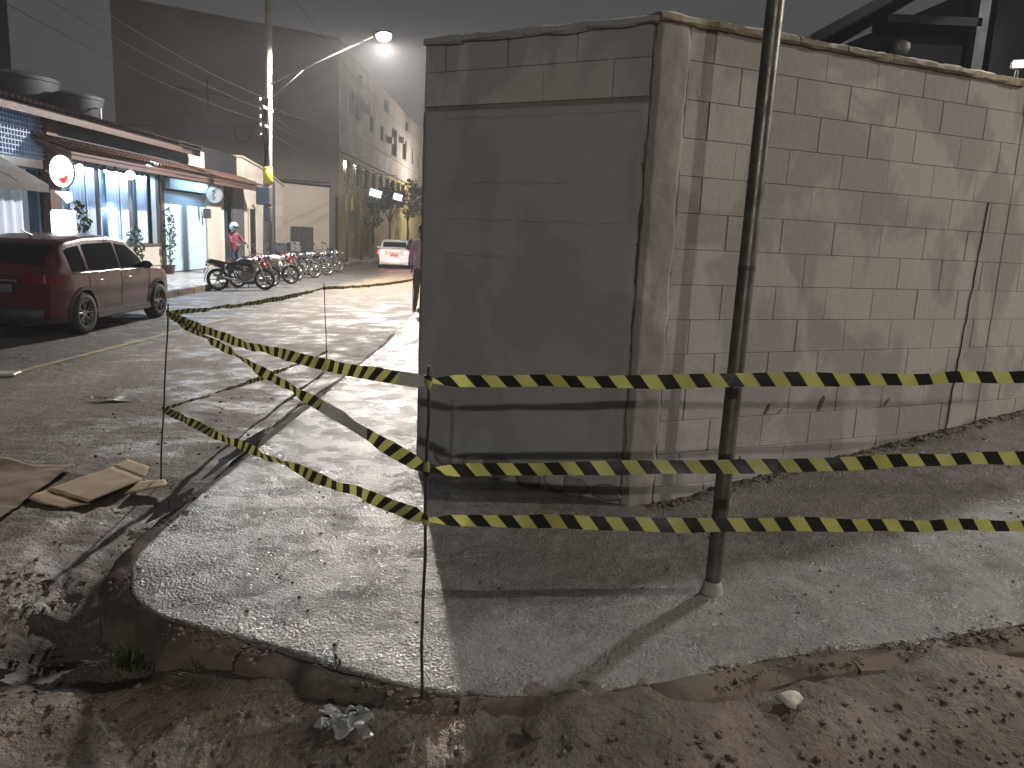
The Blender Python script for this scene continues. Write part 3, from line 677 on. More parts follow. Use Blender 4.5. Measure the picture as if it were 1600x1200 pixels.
# the utility pole with the lamp in view
foot, top, hp, pw, colr = LAMP_A; f = Vector(foot); h = Vector(hp)
t = thing('utility_pole', foot, 'tall concrete utility pole with yellow band and lit lamp arm, beside the motorcycles', 'utility pole')
mb = MB(); mb.cyl(f+Vector((0, 0, -.1)), (f.x+.22, f.y, top), .165, .11, 16); mb.build('pole', M['conc_pole'], t, True)
mb = MB(); mb.cyl((f.x+.07, f.y, 3.05), (f.x+.082, f.y, 3.62), .166, .162, 16); mb.build('yellow_band', M['yellow'], t, True)
mb = MB(); a = Vector((f.x+.17, f.y-.05, 6.35)); mb.tube([a, a.lerp(h, .45)+Vector((0, 0, .08)), h+Vector((-.32, 0, -.02))], .028, 8); mb.tube([a+Vector((0, 0, -.5)), a.lerp(h, .3)], .012, 6); mb.build('lamp_arm', M['galv'], t, True)
b1, b2 = MB(), MB(); lamp_head(b1, b2, h+Vector((0, 0, .1)), (1, -.3, 0)); b1.build('lamp_head', M['boxgrey'], t, True); b2.build('lens', M['lamp_warm'], t, True)
light('lamp_light', h+Vector((.08, -.12, -.30)), pw, colr, .14, t, spot=R(174), aim=h+Vector((.08, -.12, -5)))
mb = MB(); mb.cbox((f.x+.0, f.y-.22, 2.62), (.5, .28, .62), bev=.03); mb.build('meter_box', M['boxgrey'], t)
mb = MB(); mb.cbox((f.x+.1, f.y-.2, 2.0), (.26, .1, .5), bev=.02); mb.build('notice_box', M['boxgrey'], t)
for z, L in ((5.55, 1.1), (4.95, .8)):
    mb = MB(); mb.cbox((f.x+.12, f.y-.17, z), (.12, L, .09)); mb.build('crossarm', M['conc_pole'], t)
for k in range(5):
    mb = MB(); mb.lathe([(.0, .1), (.05, .09), (.03, .05), (.06, .03), (.04, -.03), (0, -.05)], (f.x-.10, f.y-.2, 4.7+k*.28), n=10); mb.build('insulator', M['sign_dim'], t, True)
mb = MB()
for k in range(3): mb.tube([(f.x-.75+.28*math.cos(a), f.y-.15+.03*k, 4.72+.33*math.sin(a)) for a in [i*math.pi/8 for i in range(16)]], .012, 5, closed=True)
mb.tube([(f.x-.5, f.y-.15, 4.9), (f.x+.05, f.y-.15, 5.2)], .012, 5); mb.build('cable_coil', M['cable'], t, True)
mb = MB()   # bundle of service cables tied down the pole
for k in range(4): mb.tube([(f.x+.02+.05*k+.02*math.sin(j*2+k), f.y-.19, 5.9-j*.45) for j in range(6)], .02, 6)
mb.build('cable_bundle', M['cable'], t, True)
def wire(a, b, sag, label, r=.008, n=24):
    a, b = Vector(a), Vector(b); mb = MB(); mb.tube([a.lerp(b, i/n)+Vector((0, 0, -sag*4*i/n*(1-i/n))) for i in range(n+1)], r, 5)
    return tag(mb.build('overhead_cable', M['cable'], None, True), label, 'cable', 'overhead cables')
pz = lambda z: Vector((f.x+.12, f.y-.15, z))
for a, b, sg, lab in (
    (pz(5.9), (-9.2, 6, 7.2), .6, 'cable from the utility pole towards the viewer over the dark car'),
    (pz(5.5), (-9.3, 6, 6.6), .5, 'second cable from the pole towards the viewer, just below the first'),
    (pz(5.1), (-9.2, 6, 6.0), .5, 'lower cable from the pole towards the viewer above the tiled roof'),
    (pz(5.3), (-22.3, 40.6, 7.9), .3, 'thin cable from the pole to the left edge of the brown blank wall'),
    (pz(5.0), (-16.5, 30, 5.2), .15, 'thin cable from the pole to the roof behind the shops'),
    (pz(5.7), (-10.9, 50, 8.6), .5, 'cable running from the pole past the upper facade'),
    (pz(5.4), (-10.7, 56, 6.6), .4, 'cable from the pole along the band over the ochre ground floor'),
    (pz(5.2), (-9.1, 84, 6.4), 1.0, 'cable from the pole down the street to the far trees'),
    (pz(4.8), (-9.1, 84, 5.9), 1.0, 'lowest cable down the street to the far trees'),
    (pz(10.3), (-9.1, 84, 10.3), 1.0, 'highest cable down the street beyond the lamp'),
    (pz(10.3), (-9.0, 2, 10.6), .7, 'highest cable coming towards the viewer above the roofs'),
    (pz(3.0), (-11.8, 24, 3.2), .1, 'short drooping service cable from pole to restaurant eave')):
    wire(a, b, sg, lab)

# ------------------------------------------------------------------ shops across the road
def tiles(mb, x_eave, z_eave, x_ridge, z_ridge, y0, y1, w=.21, r=.075):
    n = int((y1-y0)/w); k = 5; L = Vector((x_ridge-x_eave, 0, z_ridge-z_eave)); nrm = Vector((-L.z, 0, L.x)).normalized()
    if nrm.z < 0: nrm = -nrm
    rows = max(2, int(L.length/.36))
    for i in range(n):
        yc = y0+w*(i+.5)
        for j in range(rows):
            a = Vector((x_eave, yc, z_eave))+L*(j/rows)+nrm*.015; b = Vector((x_eave, yc, z_eave))+L*((j+1)/rows)
            vs = []
            for p, rr_ in ((a, r*1.1), (b, r*.9)):
                for q in range(k+1):
                    an = math.pi*q/k; vs.append(p+Vector((0, -math.cos(an)*rr_, 0))+nrm*math.sin(an)*rr_)
            mb.add(vs, [(q, q+1, k+1+q+1, k+1+q) for q in range(k)])
    mb.box((min(x_eave, x_ridge)+.0, y0, -.0), (min(x_eave, x_ridge)+.001, y0+.001, .001))
def roof_slab(mb, xe, ze, xr, zr, y0, y1, th=.08):
    mb.prism([(xe, y0, ze), (xr, y0, zr), (xr, y0, zr-th), (xe, y0, ze-th)], (0, y1-y0, 0))
# --- restaurant
rs = thing('restaurant', (-12, 20, -.15), 'low restaurant with tiled eaves, grey awning and curtained lit window across the road', 'building')
FX = -12.0
def wallbox(mb, y0, y1, z0, z1, x0=-12.25, x1=-12.0): mb.box((x0, y0, z0), (x1, y1, z1))
mb = MB(); wallbox(mb, 12, 15.0, -.3, 4.2); wallbox(mb, 15, 19.9, 2.75, 2.95); wallbox(mb, 20.35, 26.1, -.3, .80); wallbox(mb, 20.35, 30.0, 3.10, 4.2); wallbox(mb, 26.1, 26.28, -.3, 3.1)
mb.box((-18.5, 12, -.3), (-12.25, 12.25, 4.2)); mb.box((-18.5, 31.9, -.3), (-12.25, 32.1, 3.6)); mb.box((-18.5, 12, -.3), (-18.3, 32, 4.2)); wallbox(mb, 29.9, 31.9, -.3, 3.3, -12.3, -12.02)
mb.build('wall', M['white_wall'], rs)
mb = MB(); mb.box((-12.0, 20.35, .15), (-11.96, 26.1, .80)); mb.build('pale_dado', M['beige_wall'], rs)
mb = MB(); mb.box((-12.06, 19.85, -.2), (-11.86, 20.35, 4.15)); mb.build('pilaster', M['brownp'], rs)
mb = MB(); mb.box((-18.3, 12.2, -.2), (-12.3, 31.9, -.1)); mb.box((-14.9, 12.3, -.1), (-14.8, 30, 3.0)); mb.box((-18.3, 12.2, 3.12), (-12.25, 31.9, 3.18)); mb.build('interior', M['interior'], rs)
# upper facade lattice
mb = MB(); mb.box((-12.02, 12.2, 2.95), (-11.99, 19.85, 4.12)); mb.build('lattice_backing', M['latback'], rs)
mb = MB()
for i in range(66): y = 12.25+i*.115; mb.box((-11.985, y, 2.95), (-11.93, y+.03, 4.12))
for i in range(11): z = 2.97+i*.112; mb.box((-11.99, 12.25, z), (-11.925, 19.85, z+.028))
mb.build('lattice', M['lattice'], rs)['kind'] = 'stuff'
# upper tiled eave, lower tiled eave
mb = MB(); roof_slab(mb, -11.45, 4.10, -15.2, 5.0, 11.9, 28.3); roof_slab(mb, -18.7, 4.10, -15.2, 5.0, 11.9, 28.3); mb.build('upper_roof', M['roofdark'], rs)
mb = MB(); tiles(mb, -11.40, 4.13, -15.2, 5.03, 11.9, 28.3); mb.build('roof_tile', M['tile'], rs)['kind'] = 'stuff'
mb = MB(); mb.box((-11.5, 11.9, 3.90), (-11.44, 28.3, 4.06)); mb.build('fascia', M['brownp'], rs)
mb = MB(); mb.box((-12.0, 20.36, 3.45), (-11.9, 28.3, 3.98)); mb.build('dark_fascia', M['navy'], rs)
mb = MB(); roof_slab(mb, -10.95, 3.16, -12.0, 3.52, 19.3, 33.6); mb.build('lower_roof', M['brownp'], rs)
mb = MB(); tiles(mb, -10.90, 3.20, -12.0, 3.56, 19.3, 33.6); mb.build('roof_tile', M['tile'], rs)['kind'] = 'stuff'
mb = MB(); mb.box((-11.0, 19.3, 2.98), (-10.95, 33.6, 3.10)); mb.build('fascia', M['brownp'], rs)
for i in range(24):
    mb = MB(); y = 19.5+i*.6; mb.prism([(-10.98, y, 3.06), (-12, y, 3.41), (-12, y, 3.33), (-10.98, y, 2.98)], (0, .06, 0)); mb.build('rafter', M['brownp'], rs)
mb = MB(); mb.prism([(-12.2, 28.3, 3.5), (-12.2, 28.3, 4.45), (-12.2, 34, 4.45), (-12.2, 34, 3.4)], (-3, 0, 0)); mb.build('dark_void', M['dark_wall'], rs)  # near-black box stands in for the unlit void above the eave
# big window: glass, frame, curtains
wd = MB(); 
for y in (20.35, 22.3, 24.2, 26.02): wd.box((-12.06, y, .80), (-11.96, y+.08, 3.10))
wd.box((-12.06, 20.35, .78), (-11.93, 26.1, .86)); wd.box((-12.06, 20.35, 3.04), (-11.96, 26.1, 3.10)); w_ = wd.build('window', M['wood'], rs)
for a, b in ((20.43, 22.3), (22.38, 24.2), (24.28, 26.02)):
    for k, (y0, y1) in enumerate(((a, a+(b-a)*.42), (b-(b-a)*.42, b))):
        mb = MB(); n = 30; vs = []
        for i in range(n+1):
            y = y0+(y1-y0)*i/n; x = -12.35+.035*math.sin(i*1.25+k)+.012*math.sin(i*3.1)
            vs += [(x, y, .86), (x+.01*math.sin(i), y, 3.0)]
        mb.add(vs, [(2*i, 2*i+1, 2*i+3, 2*i+2) for i in range(n)]); mb.build('curtain', M['curtain'], w_, True)
    mb = MB(); mb.box((-12.55, a, .2), (-12.5, b, 3.0)); mb.build('back_panel', M['shopwhite'], w_)
post = MB(); post.box((-12.03, 26.1, -.2), (-11.90, 26.30, 3.1)); post.build('brown_post', M['wood'], rs)
# white roller door + box
dr = MB(); dr.box((-12.0, 26.38, -.12), (-11.97, 29.85, 2.62)); d_ = dr.build('door', M['shopwhite'], rs)
mb = MB(); mb.box((-12.0, 26.38, 2.68), (-11.72, 29.6, 3.02)); mb.build('shutter_box', M['shopwhite'], d_)
for i in range(26): 
    mb = MB(); z = -.1+i*.105; mb.box((-11.97, 26.40, z), (-11.962, 29.83, z+.09)); mb.build('slat', M['shopwhite'], d_)
mb = MB(); mb.box((-12.02, 29.86, -.15), (-11.9, 31.3, 3.1)); mb.build('pillar', M['beige_wall'], rs)
mb = MB(); mb.box((-12.25, 31.3, -.15), (-12.15, 32.6, 2.6)); mb.build('doorway', M['dark_wall'], rs)
mb = MB()
for i in range(6): mb.box((-12.12, 31.38+i*.2, -.1), (-12.09, 31.41+i*.2, 2.5))
mb.box((-12.12, 31.3, 1.2), (-12.09, 32.6, 1.24)); mb.build('door_grille', M['latback'], rs)
mb = MB(); mb.box((-12.0, 32.6, -.15), (-11.9, 33.9, 3.1)); mb.build('pillar', M['signgrey'], rs)
# awning on the left with its curtained opening
mb = MB(); n = 9
for i in range(n):
    y0, y1 = 13.0+i*.55, 13.0+(i+1)*.55; s0, s1 = .03*math.sin(i*2), .03*math.sin(i*2+2)
    mb.prism([(-12.0, y0, 2.98), (-10.75, y0, 2.30+s0*.3), (-10.74, y0, 2.12), (-10.78, y0, 2.12), (-10.79, y0, 2.26), (-12.0, y0, 2.94)], (0, .55, 0))
mb.build('awning', M['awning'], rs)
for (y0, y1, c_) in ((15.2, 16.3, 'interior'), (16.4, 17.1, 'latback'), (17.2, 17.9, 'wood'), (18.2, 19.6, 'curtain')):
    mb = MB(); nn = 16; vs = []
    for i in range(nn+1):
        y = y0+(y1-y0)*i/nn; vs += [(-12.3+.03*math.sin(i*1.6), y, .0), (-12.3+.03*math.sin(i*1.6), y, 2.72)]
    mb.add(vs, [(2*i, 2*i+1, 2*i+3, 2*i+2) for i in range(nn)]); mb.build('curtain' if c_ == 'curtain' else 'door_leaf', M[c_], rs, True)
# lamps under the eave
for k, (y, big) in enumerate(((21.0, 1), (22.3, 0), (22.9, 0), (23.7, 2), (24.6, 0))):
    t = thing('eave_lamp', (-11.75, y, 2.98), ('small cool white lamp under the restaurant eave, number %d from the round sign'.replace('number %d', ['first', 'second', 'third', 'fourth', 'fifth'][k])), 'lamp', 'cool lamps under the eave')
    mb = MB(); mb.cyl((-11.75, y, 3.16), (-11.75, y, 2.98), .03, .05, 10); mb.build('holder', M['boxgrey'], t)
    mb = MB(); r_ = (.045, .085, .13)[big]; mb.ball((-11.72, y, 2.90), (r_, r_*1.5, r_), 12); mb.build('bulb', M['lamp_cool'], t, True)
def area(name, p, aim, size, pw, col, parent):
    ld = bpy.data.lights.new(name, 'AREA'); ld.energy = pw; ld.color = col; ld.shape = 'RECTANGLE'; ld.size = size[0]; ld.size_y = size[1]
    o = bpy.data.objects.new(name, ld); COL.objects.link(o); o.location = Vector(p)-org(parent); o.parent = parent
    o.rotation_euler = (Vector(aim)-Vector(p)).to_track_quat('-Z', 'Y').to_euler(); return o
COOL = (.50, .74, 1)
area('eave_light', (-11.45, 23.6, 2.93), (-8.6, 23.6, 0), (.15, 6.5), 520, COOL, rs)
area('window_light', (-12.18, 23.2, 3.0), (-12.9, 23.2, .8), (5.4, .12), 230, COOL, rs)
area('door_light', (-11.35, 28.2, 3.0), (-12.0, 28.1, .6), (2.6, .12), 55, COOL, rs)
area('awning_light', (-12.6, 17.5, 2.7), (-12.5, 17.5, 0), (3, .2), 30, (.8, .88, 1), rs)
area('parapet_light', (-11.2, 16.5, 2.75), (-12, 16.5, 4.0), (5, .08), 40, (.5, .7, 1), rs)
# round illuminated blade sign and the two lit panels below it
t = thing('round_sign', (-11.3, 19.4, 2.65), 'glowing round white sign with a red mark, on the brown pilaster', 'sign')
def disc(mb, c, r, th, n=32): mb.cyl(Vector(c)+Vector((0, -th/2, 0)), Vector(c)+Vector((0, th/2, 0)), r, r, n)
mb = MB(); mb.add(*(lambda n, c: ([(c[0]+.28*math.cos(a), c[1]+y, c[2]+.37*math.sin(a)) for y in (-.05, .05) for a in [2*math.pi*i/n for i in range(n)]], [tuple(range(n)), tuple(reversed(range(n, 2*n)))]+[(i, (i+1) % n, n+(i+1) % n, n+i) for i in range(n)]))(36, (-11.0, 18.95, 2.66))); mb.build('sign_face', M['sign_on'], t)
mb = MB(); mb.tube([(-11.0+.29*math.cos(a), 18.95, 2.66+.38*math.sin(a)) for a in [i*math.pi/16 for i in range(32)]], .02, 6, closed=True); mb.build('rim', M['boxgrey'], t, True)
mb = MB(); poly = [(-11.08, 18.885, 2.50), (-10.96, 18.885, 2.51), (-10.84, 18.885, 2.60), (-10.87, 18.885, 2.44), (-10.94, 18.885, 2.37), (-11.01, 18.885, 2.40)]; mb.prism(poly, (0, .012, 0)); mb.build('red_mark', M['sign_red'], t)
mb = MB(); mb.tube([(-11.06, 18.885, 2.88), (-11.0, 18.885, 2.91), (-10.98, 18.885, 2.85), (-11.04, 18.885, 2.82), (-10.97, 18.885, 2.77)], .011, 5); mb.build('red_squiggle', M['sign_red'], t)
mb = MB(); mb.tube([(-11.95, 19.95, 2.66), (-11.40, 18.97, 2.66)], .03, 8); mb.build('bracket', M['boxgrey'], t)
light('sign_light', (-11.0, 18.7, 2.66), 10, (1, 1, .97), .3, t)
t = tag(MB().prism([(-11.2, 18.92, 2.19), (-10.84, 18.92, 2.19), (-10.82, 18.92, 1.99), (-10.93, 18.92, 1.92), (-11.02, 18.92, 2.03)], (0, .07, 0)).build('arrow_sign', M['sign_on']), 'small glowing arrow shaped panel right below the round white sign', 'sign')
t = thing('lantern_sign', (-11.02, 18.9, 1.42), 'rounded glowing white panel, lowest of the lit signs above the red car', 'sign')
mb = MB(); mb.cbox((-11.02, 18.9, 1.42), (.60, .14, .66), bev=.06); mb.build('sign_face', M['sign_on'], t)
mb = MB(); mb.tube([(-11.95, 19.95, 1.42), (-11.3, 18.92, 1.42)], .025, 8); mb.build('bracket', M['boxgrey'], t)
t = thing('round_sign', (-11.3, 29.1, 2.6), 'unlit round sign with red lettering on a bracket past the white door', 'sign')
mb = MB(); disc(mb, (-11.3, 29.1, 2.62), .29, .08); mb.build('sign_face', M['sign_dim'], t)
mb = MB(); mb.tube([(-11.3+.30*math.cos(a), 29.1, 2.62+.30*math.sin(a)) for a in [i*math.pi/16 for i in range(32)]], .025, 6, closed=True); mb.build('rim', M['signgrey'], t, True)
mb = MB(); mb.tube([(-11.38, 29.04, 2.75), (-11.28, 29.04, 2.80), (-11.26, 29.04, 2.70), (-11.36, 29.04, 2.62), (-11.24, 29.04, 2.52), (-11.34, 29.04, 2.46)], .018, 5); mb.build('red_letter', M['tail'], t, True)
mb = MB(); mb.tube([(-11.95, 29.1, 2.62), (-11.66, 29.1, 2.62)], .025, 8); mb.build('bracket', M['boxgrey'], t)
t = thing('wall_menu_box', (-11.6, 29.9, 1.9), 'small dark ornate box below the unlit round sign', 'box'); mb = MB(); mb.cbox((-11.75, 29.5, 1.95), (.3, .08, .36), bev=.03); mb.build('box_body', M['boxgrey'], t)
# roof water tanks
def tank(c, r, h, label):
    t = thing('water_tank', c, label, 'water tank', 'water tanks on the restaurant roof')
    mb = MB(); mb.lathe([(0, 0), (r*.82, 0), (r*.88, h*.08), (r, h*.85), (r*1.03, h*.88), (r*1.03, h*.92), (r*.98, h*.94)], c, n=28); mb.build('tub', M['tank'], t, 'edge')
    mb = MB(); mb.lathe([(r*1.05, h*.93), (r*1.04, h*.98), (r*.8, h*1.1), (r*.4, h*1.2), (r*.12, h*1.22), (0, h*1.22)], c, n=28); mb.build('lid', M['tank'], t, 'edge')
    mb = MB(); mb.tube([(c[0]+r*.9, c[1]-.3, c[2]+h*.5), (c[0]+r*1.2, c[1]-.3, c[2]+h*.5), (c[0]+r*1.2, c[1]-.3, c[2]-.1)], .03, 6); mb.build('outlet_pipe', M['sign_dim'], t, True)
tank((-14.9, 23.9, 4.72), .95, .85, 'larger blue water tank on the roof, left of the other tank')
tank((-13.35, 24.0, 4.42), .70, .70, 'smaller blue water tank on the roof, right of the larger tank')
tank((-17.0, 25.2, 4.7), 1.0, 1.0, 'blue water tank at the left edge of the view, behind the tiled eave')
# potted plants at the shop front
def leafcloud(mb, c, r, n, size, rr_, flat=1):
    for _ in range(n):
        while True:
            p = Vector((rr_.uniform(-1, 1), rr_.uniform(-1, 1), rr_.uniform(-1, 1)))
            if p.length < 1: break
        p = Vector((p.x*r[0], p.y*r[1], p.z*r[2]))+Vector(c); a = Vector((rr_.uniform(-1, 1), rr_.uniform(-1, 1), rr_.uniform(-1, 1))).normalized(); b = a.cross(Vector((rr_.uniform(-1, 1), rr_.uniform(-1, 1), rr_.uniform(-1, 1)))).normalized(); s_ = size*rr_.uniform(.6, 1.3)
        mb.add([p-a*s_, p+b*s_*.45, p+a*s_, p-b*s_*.45], [(0, 1, 2, 3)])
def potted(c, h, w, label, mt, n=160, ls=.07):
    t = thing('potted_plant', c, label, 'plant', 'plants at the restaurant front'); c = Vector(c)
    mb = MB(); mb.lathe([(0, 0), (.12, 0), (.17, .28), (.18, .30), (.15, .30), (.14, .27), (0, .27)], c, n=16); mb.build('pot', M['brownp'], t, 'edge')
    mb = MB(); leafcloud(mb, c+Vector((0, 0, .3+h/2)), (w, w, h/2), n, ls, rr); mb.build('foliage', M[mt], t)
    mb = MB(); mb.tube([c+Vector((0, 0, .25)), c+Vector((.03, .02, .3+h*.5))], .02, 6); mb.build('stem', M['bark'], t)
potted((-11.72, 21.6, -.15), .75, .28, 'red flowering plant before the middle of the lit window', 'flower', 220)
potted((-11.7, 22.3, -.15), .95, .30, 'dark red flowering bush right of the other red one', 'flower', 240)
potted((-11.7, 23.7, -.15), 1.25, .3, 'bushy green plant against the curtains', 'leafd', 180, .09)
potted((-11.7, 20.8, -.15), 1.9, .3, 'tall sparse green plant beside the brown pilaster', 'leaf', 150, .10)
potted((-11.75, 26.2, -.15), 1.9, .22, 'slim green climbing plant by the brown post next to the white door', 'leaf', 190, .08)
# --- white gabled house
gh = thing('gabled_house', (-12, 36.8, -.15), 'small off white house with a sloping gable top behind the utility pole', 'building')
mb = MB(); mb.prism([(-12, 33.95, -.3), (-12, 33.95, 4.45), (-12, 36.3, 4.22), (-12, 39.9, 3.6), (-12, 39.9, -.3)], (-8, 0, 0)); mb.build('wall', M['white_wall'], gh)
mb = MB(); mb.prism([(-11.93, 33.9, 4.50), (-11.93, 36.3, 4.28), (-11.93, 39.95, 3.66), (-11.93, 39.95, 3.58), (-11.93, 36.3, 4.20), (-11.93, 33.9, 4.42)], (-8, 0, 0)); mb.build('roof_edge', M['beige_wall'], gh)
mb = MB(); mb.box((-12.0, 34.7, -.15), (-11.95, 35.5, 2.3)); d_ = mb.build('door', M['dark_wall'], gh); mb = MB(); mb.tube([(-11.95, 34.66, -.1), (-11.95, 34.66, 2.3), (-11.95, 35.1, 2.55), (-11.95, 35.54, 2.3), (-11.95, 35.54, -.1)], .04, 6); mb.build('door_frame', M['beige_wall'], d_)
mb = MB(); mb.box((-12.0, 38.0, -.15), (-11.9, 38.25, 3.7)); mb.build('downpipe', M['signgrey'], gh)
# --- beige garden wall with a dark gate
bw = thing('beige_wall', (-12, 44, -.15), 'plain beige rendered wall with a dark gate, below the big brown wall', 'wall')
mb = MB(); mb.prism([(-14.2, 43.5, -.3), (-14.2, 43.5, 4.0), (-11.2, 46.2, 3.95), (-11.2, 46.2, -.3)], (-.2, .25, 0)); mb.build('wall', M['beige_wall'], bw)
mb = MB(); mb.prism([(-14.3, 43.4, 4.0), (-14.3, 43.4, 4.12), (-11.1, 46.15, 4.07), (-11.1, 46.15, 3.95)], (-.2, .45, 0)); mb.build('coping', M['dark_wall'], bw)
g0 = Vector((-13.0, 44.55, 0)); gd = (Vector((-11.2, 46.2, 0))-Vector((-14.2, 43.5, 0))).normalized(); gn = Vector((gd.y, -gd.x, 0))
mb = MB(); a, b = g0, g0+gd*1.35; 
for k in range(9): p = a.lerp(b, k/8)+gn*.05; mb.tube([p+Vector((0, 0, -.1)), p+Vector((0, 0, 1.6))], .03, 6)
for z in (.1, .8, 1.6): mb.tube([a+gn*.05+Vector((0, 0, z)), b+gn*.05+Vector((0, 0, z))], .03, 6)
mb.prism([a+gn*.02+Vector((0, 0, -.1)), b+gn*.02+Vector((0, 0, -.1)), b+gn*.02+Vector((0, 0, 1.6)), a+gn*.02+Vector((0, 0, 1.6))], gn*.02); mb.build('gate', M['boxgrey'], bw)
# --- big building: blank brown flank + street facade with windows
bb = thing('apartment_building', (-11.5, 50, -.2), 'big four storey building with blank brown flank, pale facade and ochre ground floor', 'building')
cr_ = Vector((-11.5, 50, 0)); cl_ = Vector((-21.9, 43, 0)); ce = Vector((-11.5, 112, 0)); HB = 12.95
mb = MB(); mb.prism([cr_, cl_, Vector((-21.5, 52, 0)), Vector((-21, 112, 0)), Vector((-11.9, 112, 0)), Vector((-11.9, 50.1, 0))], (0, 0, HB)); mb.v = [(x, y, z-.3 if z < 1 else z) for x, y, z in mb.v]
mb.build('flank_wall', M['brown_wall'], bb)
fl = (cl_-cr_).normalized(); fnn = Vector((fl.y, -fl.x, 0)); fnn = fnn if fnn.y < 0 else -fnn
mb = MB(); mb.prism([cr_+fnn*.06+Vector((0, 0, HB-.05)), cl_+fnn*.06+Vector((0, 0, HB-.05)), cl_+fnn*.06+Vector((0, 0, HB+.1)), cr_+fnn*.06+Vector((0, 0, HB+.1))], -fnn*.4); mb.build('parapet_cap', M['brown_wall'], bb)
mb = MB()   # shallow cracks / cable trace on the flank
for a, b in (((.62, 9.6), (.62, 8.0)), ((.75, 8.9), (.45, 8.7)), ((.4, 8.3), (.2, 8.0)), ((.95, 4.3), (.05, 4.4))):
    mb.tube([cr_.lerp(cl_, a[0])+fnn*.02+Vector((0, 0, a[1])), cr_.lerp(cl_, b[0])+fnn*.02+Vector((0, 0, b[1]))], .035, 5)
mb.build('surface_conduit', M['dark_wall'], bb)
WX = -11.5
wins = []
for i in range(9): wins.append((51.3+i*3.1, 2.2, 4.55, 6.1))
for y in (51.6, 53.4): wins.append((y, .8, 2.9, 3.9))
for y, w, z0, z1 in ((53.0, 3.6, 9.0, 10.8), (60, 1.6, 8.9, 10.1), (64.5, 1.4, 8.8, 10.0), (70, 3.0, 8.2, 10.6), (76.5, 2.6, 8.5, 10.4), (83, 1.8, 8.6, 10.2), (88.5, 1.8, 8.6, 10.2), (95, 3, 7.6, 10.2), (56, 1.4, 11.4, 12.2), (66, 2.4, 11.3, 12.3), (78, 2.4, 11.3, 12.3), (92, 2.4, 11.3, 12.3)): wins.append((y, w, z0, z1))
# facade built as strips so that openings are real recesses
def facade(mb, y0, y1, z0, z1, holes):
    ys = sorted({y0, y1, *[h[0] for h in holes], *[h[0]+h[1] for h in holes]}); zs = sorted({z0, z1, *[h[2] for h in holes], *[h[3] for h in holes]})
    for a, b in zip(ys[:-1], ys[1:]):
        run = None
        for c_, d_ in zip(zs[:-1], zs[1:]):
            ym, zm = (a+b)/2, (c_+d_)/2
            if any(h[0] < ym < h[0]+h[1] and h[2] < zm < h[3] for h in holes):
                if run: mb.box((WX-.39, a, run[0]), (WX, b, run[1])); run = None
            else: run = (run[0] if run else c_, d_)
        if run: mb.box((WX-.39, a, run[0]), (WX, b, run[1]))
up = [h for h in wins if h[2] > 6.7]; lo = [h for h in wins if h[2] <= 6.7]
mb = MB(); facade(mb, 50, 112, 6.7, HB, up); mb.build('wall', M['facade'], bb)
mb = MB(); facade(mb, 50, 112, -.3, 6.4, lo); mb.build('ground_floor_wall', M['yel_wall'], bb)
mb = MB(); mb.box((WX-.3, 50, 6.4), (WX+.14, 112, 6.7)); mb.build('band_course', M['facade'], bb)
mb = MB(); mb.box((WX-.3, 50, 7.9), (WX+.08, 112, 8.05)); mb.build('band_course', M['facade'], bb)
for (y, w, z0, z1) in wins:
    mb = MB(); mb.box((WX-.2, y, z0), (WX-.14, y+w, z0+.06)); mb.box((WX-.2, y, z1-.06), (WX-.14, y+w, z1))
    for yy in (y, y+w/2-.03, y+w-.06): mb.box((WX-.2, yy, z0+.06), (WX-.14, yy+.06, z1-.06))
    f_ = mb.build('window', M['boxgrey'], bb); mb = MB(); mb.box((WX-.19, y+.02, z0+.02), (WX-.17, y+w-.02, z1-.02)); mb.build('pane', M['wglass'], f_)
    mb = MB(); mb.box((WX-.1, y-.06, z0-.1), (WX+.07, y+w+.06, z0)); mb.build('sill', M['facade'], f_)
for k, (y, z) in enumerate(((58.5, 10.2), (68.2, 9.2), (74.8, 10.0))):
    mb = MB(); mb.cbox((WX+.22, y, z), (.42, .85, .55), bev=.03); mb.build('air_conditioner', M['sign_dim'], bb)
# far building closing the street
fb = thing('far_building', (-9, 120, -.3), 'pale far building with ochre base closing the street, half hidden by the grey wall', 'building')
mb = MB(); mb.box((-30, 125, -.3), (6, 130, 8.5)); mb.build('wall', M['facade'], fb)
mb = MB(); mb.box((-30, 124.8, -.3), (6, 125, 3.5)); mb.build('base_wall', M['yel_wall'], fb)
for i in range(8):
    mb = MB(); mb.box((-20+i*3, 124.9, 5), (-18.6+i*3, 125.02, 6.8)); f_ = mb.build('window', M['boxgrey'], fb); mb = MB(); mb.box((-19.9+i*3, 124.87, 5.1), (-18.7+i*3, 124.9, 6.7)); mb.build('pane', M['wglass'], f_)
# dark tower edge at upper left
t = thing('dark_tower', (-24.5, 36, -.3), 'dark narrow tower rising at the upper left edge behind the roof tanks', 'building')
mb = MB(); c = Vector((-22.87, 36, 0)); mb.prism([c, c+Vector((-4.2, .2, 0)), c+Vector((-5.8, 3.6, 0)), c+Vector((-1.9, 3.0, 0))], (0, 0, 18)); mb.build('wall', M['dark_wall'], t)
for i in range(3): mb = MB(); mb.cbox((-24.6, 36.04, 8+i*3), (1.0, .1, 1.1)); mb.build('window', M['wglass'], t)
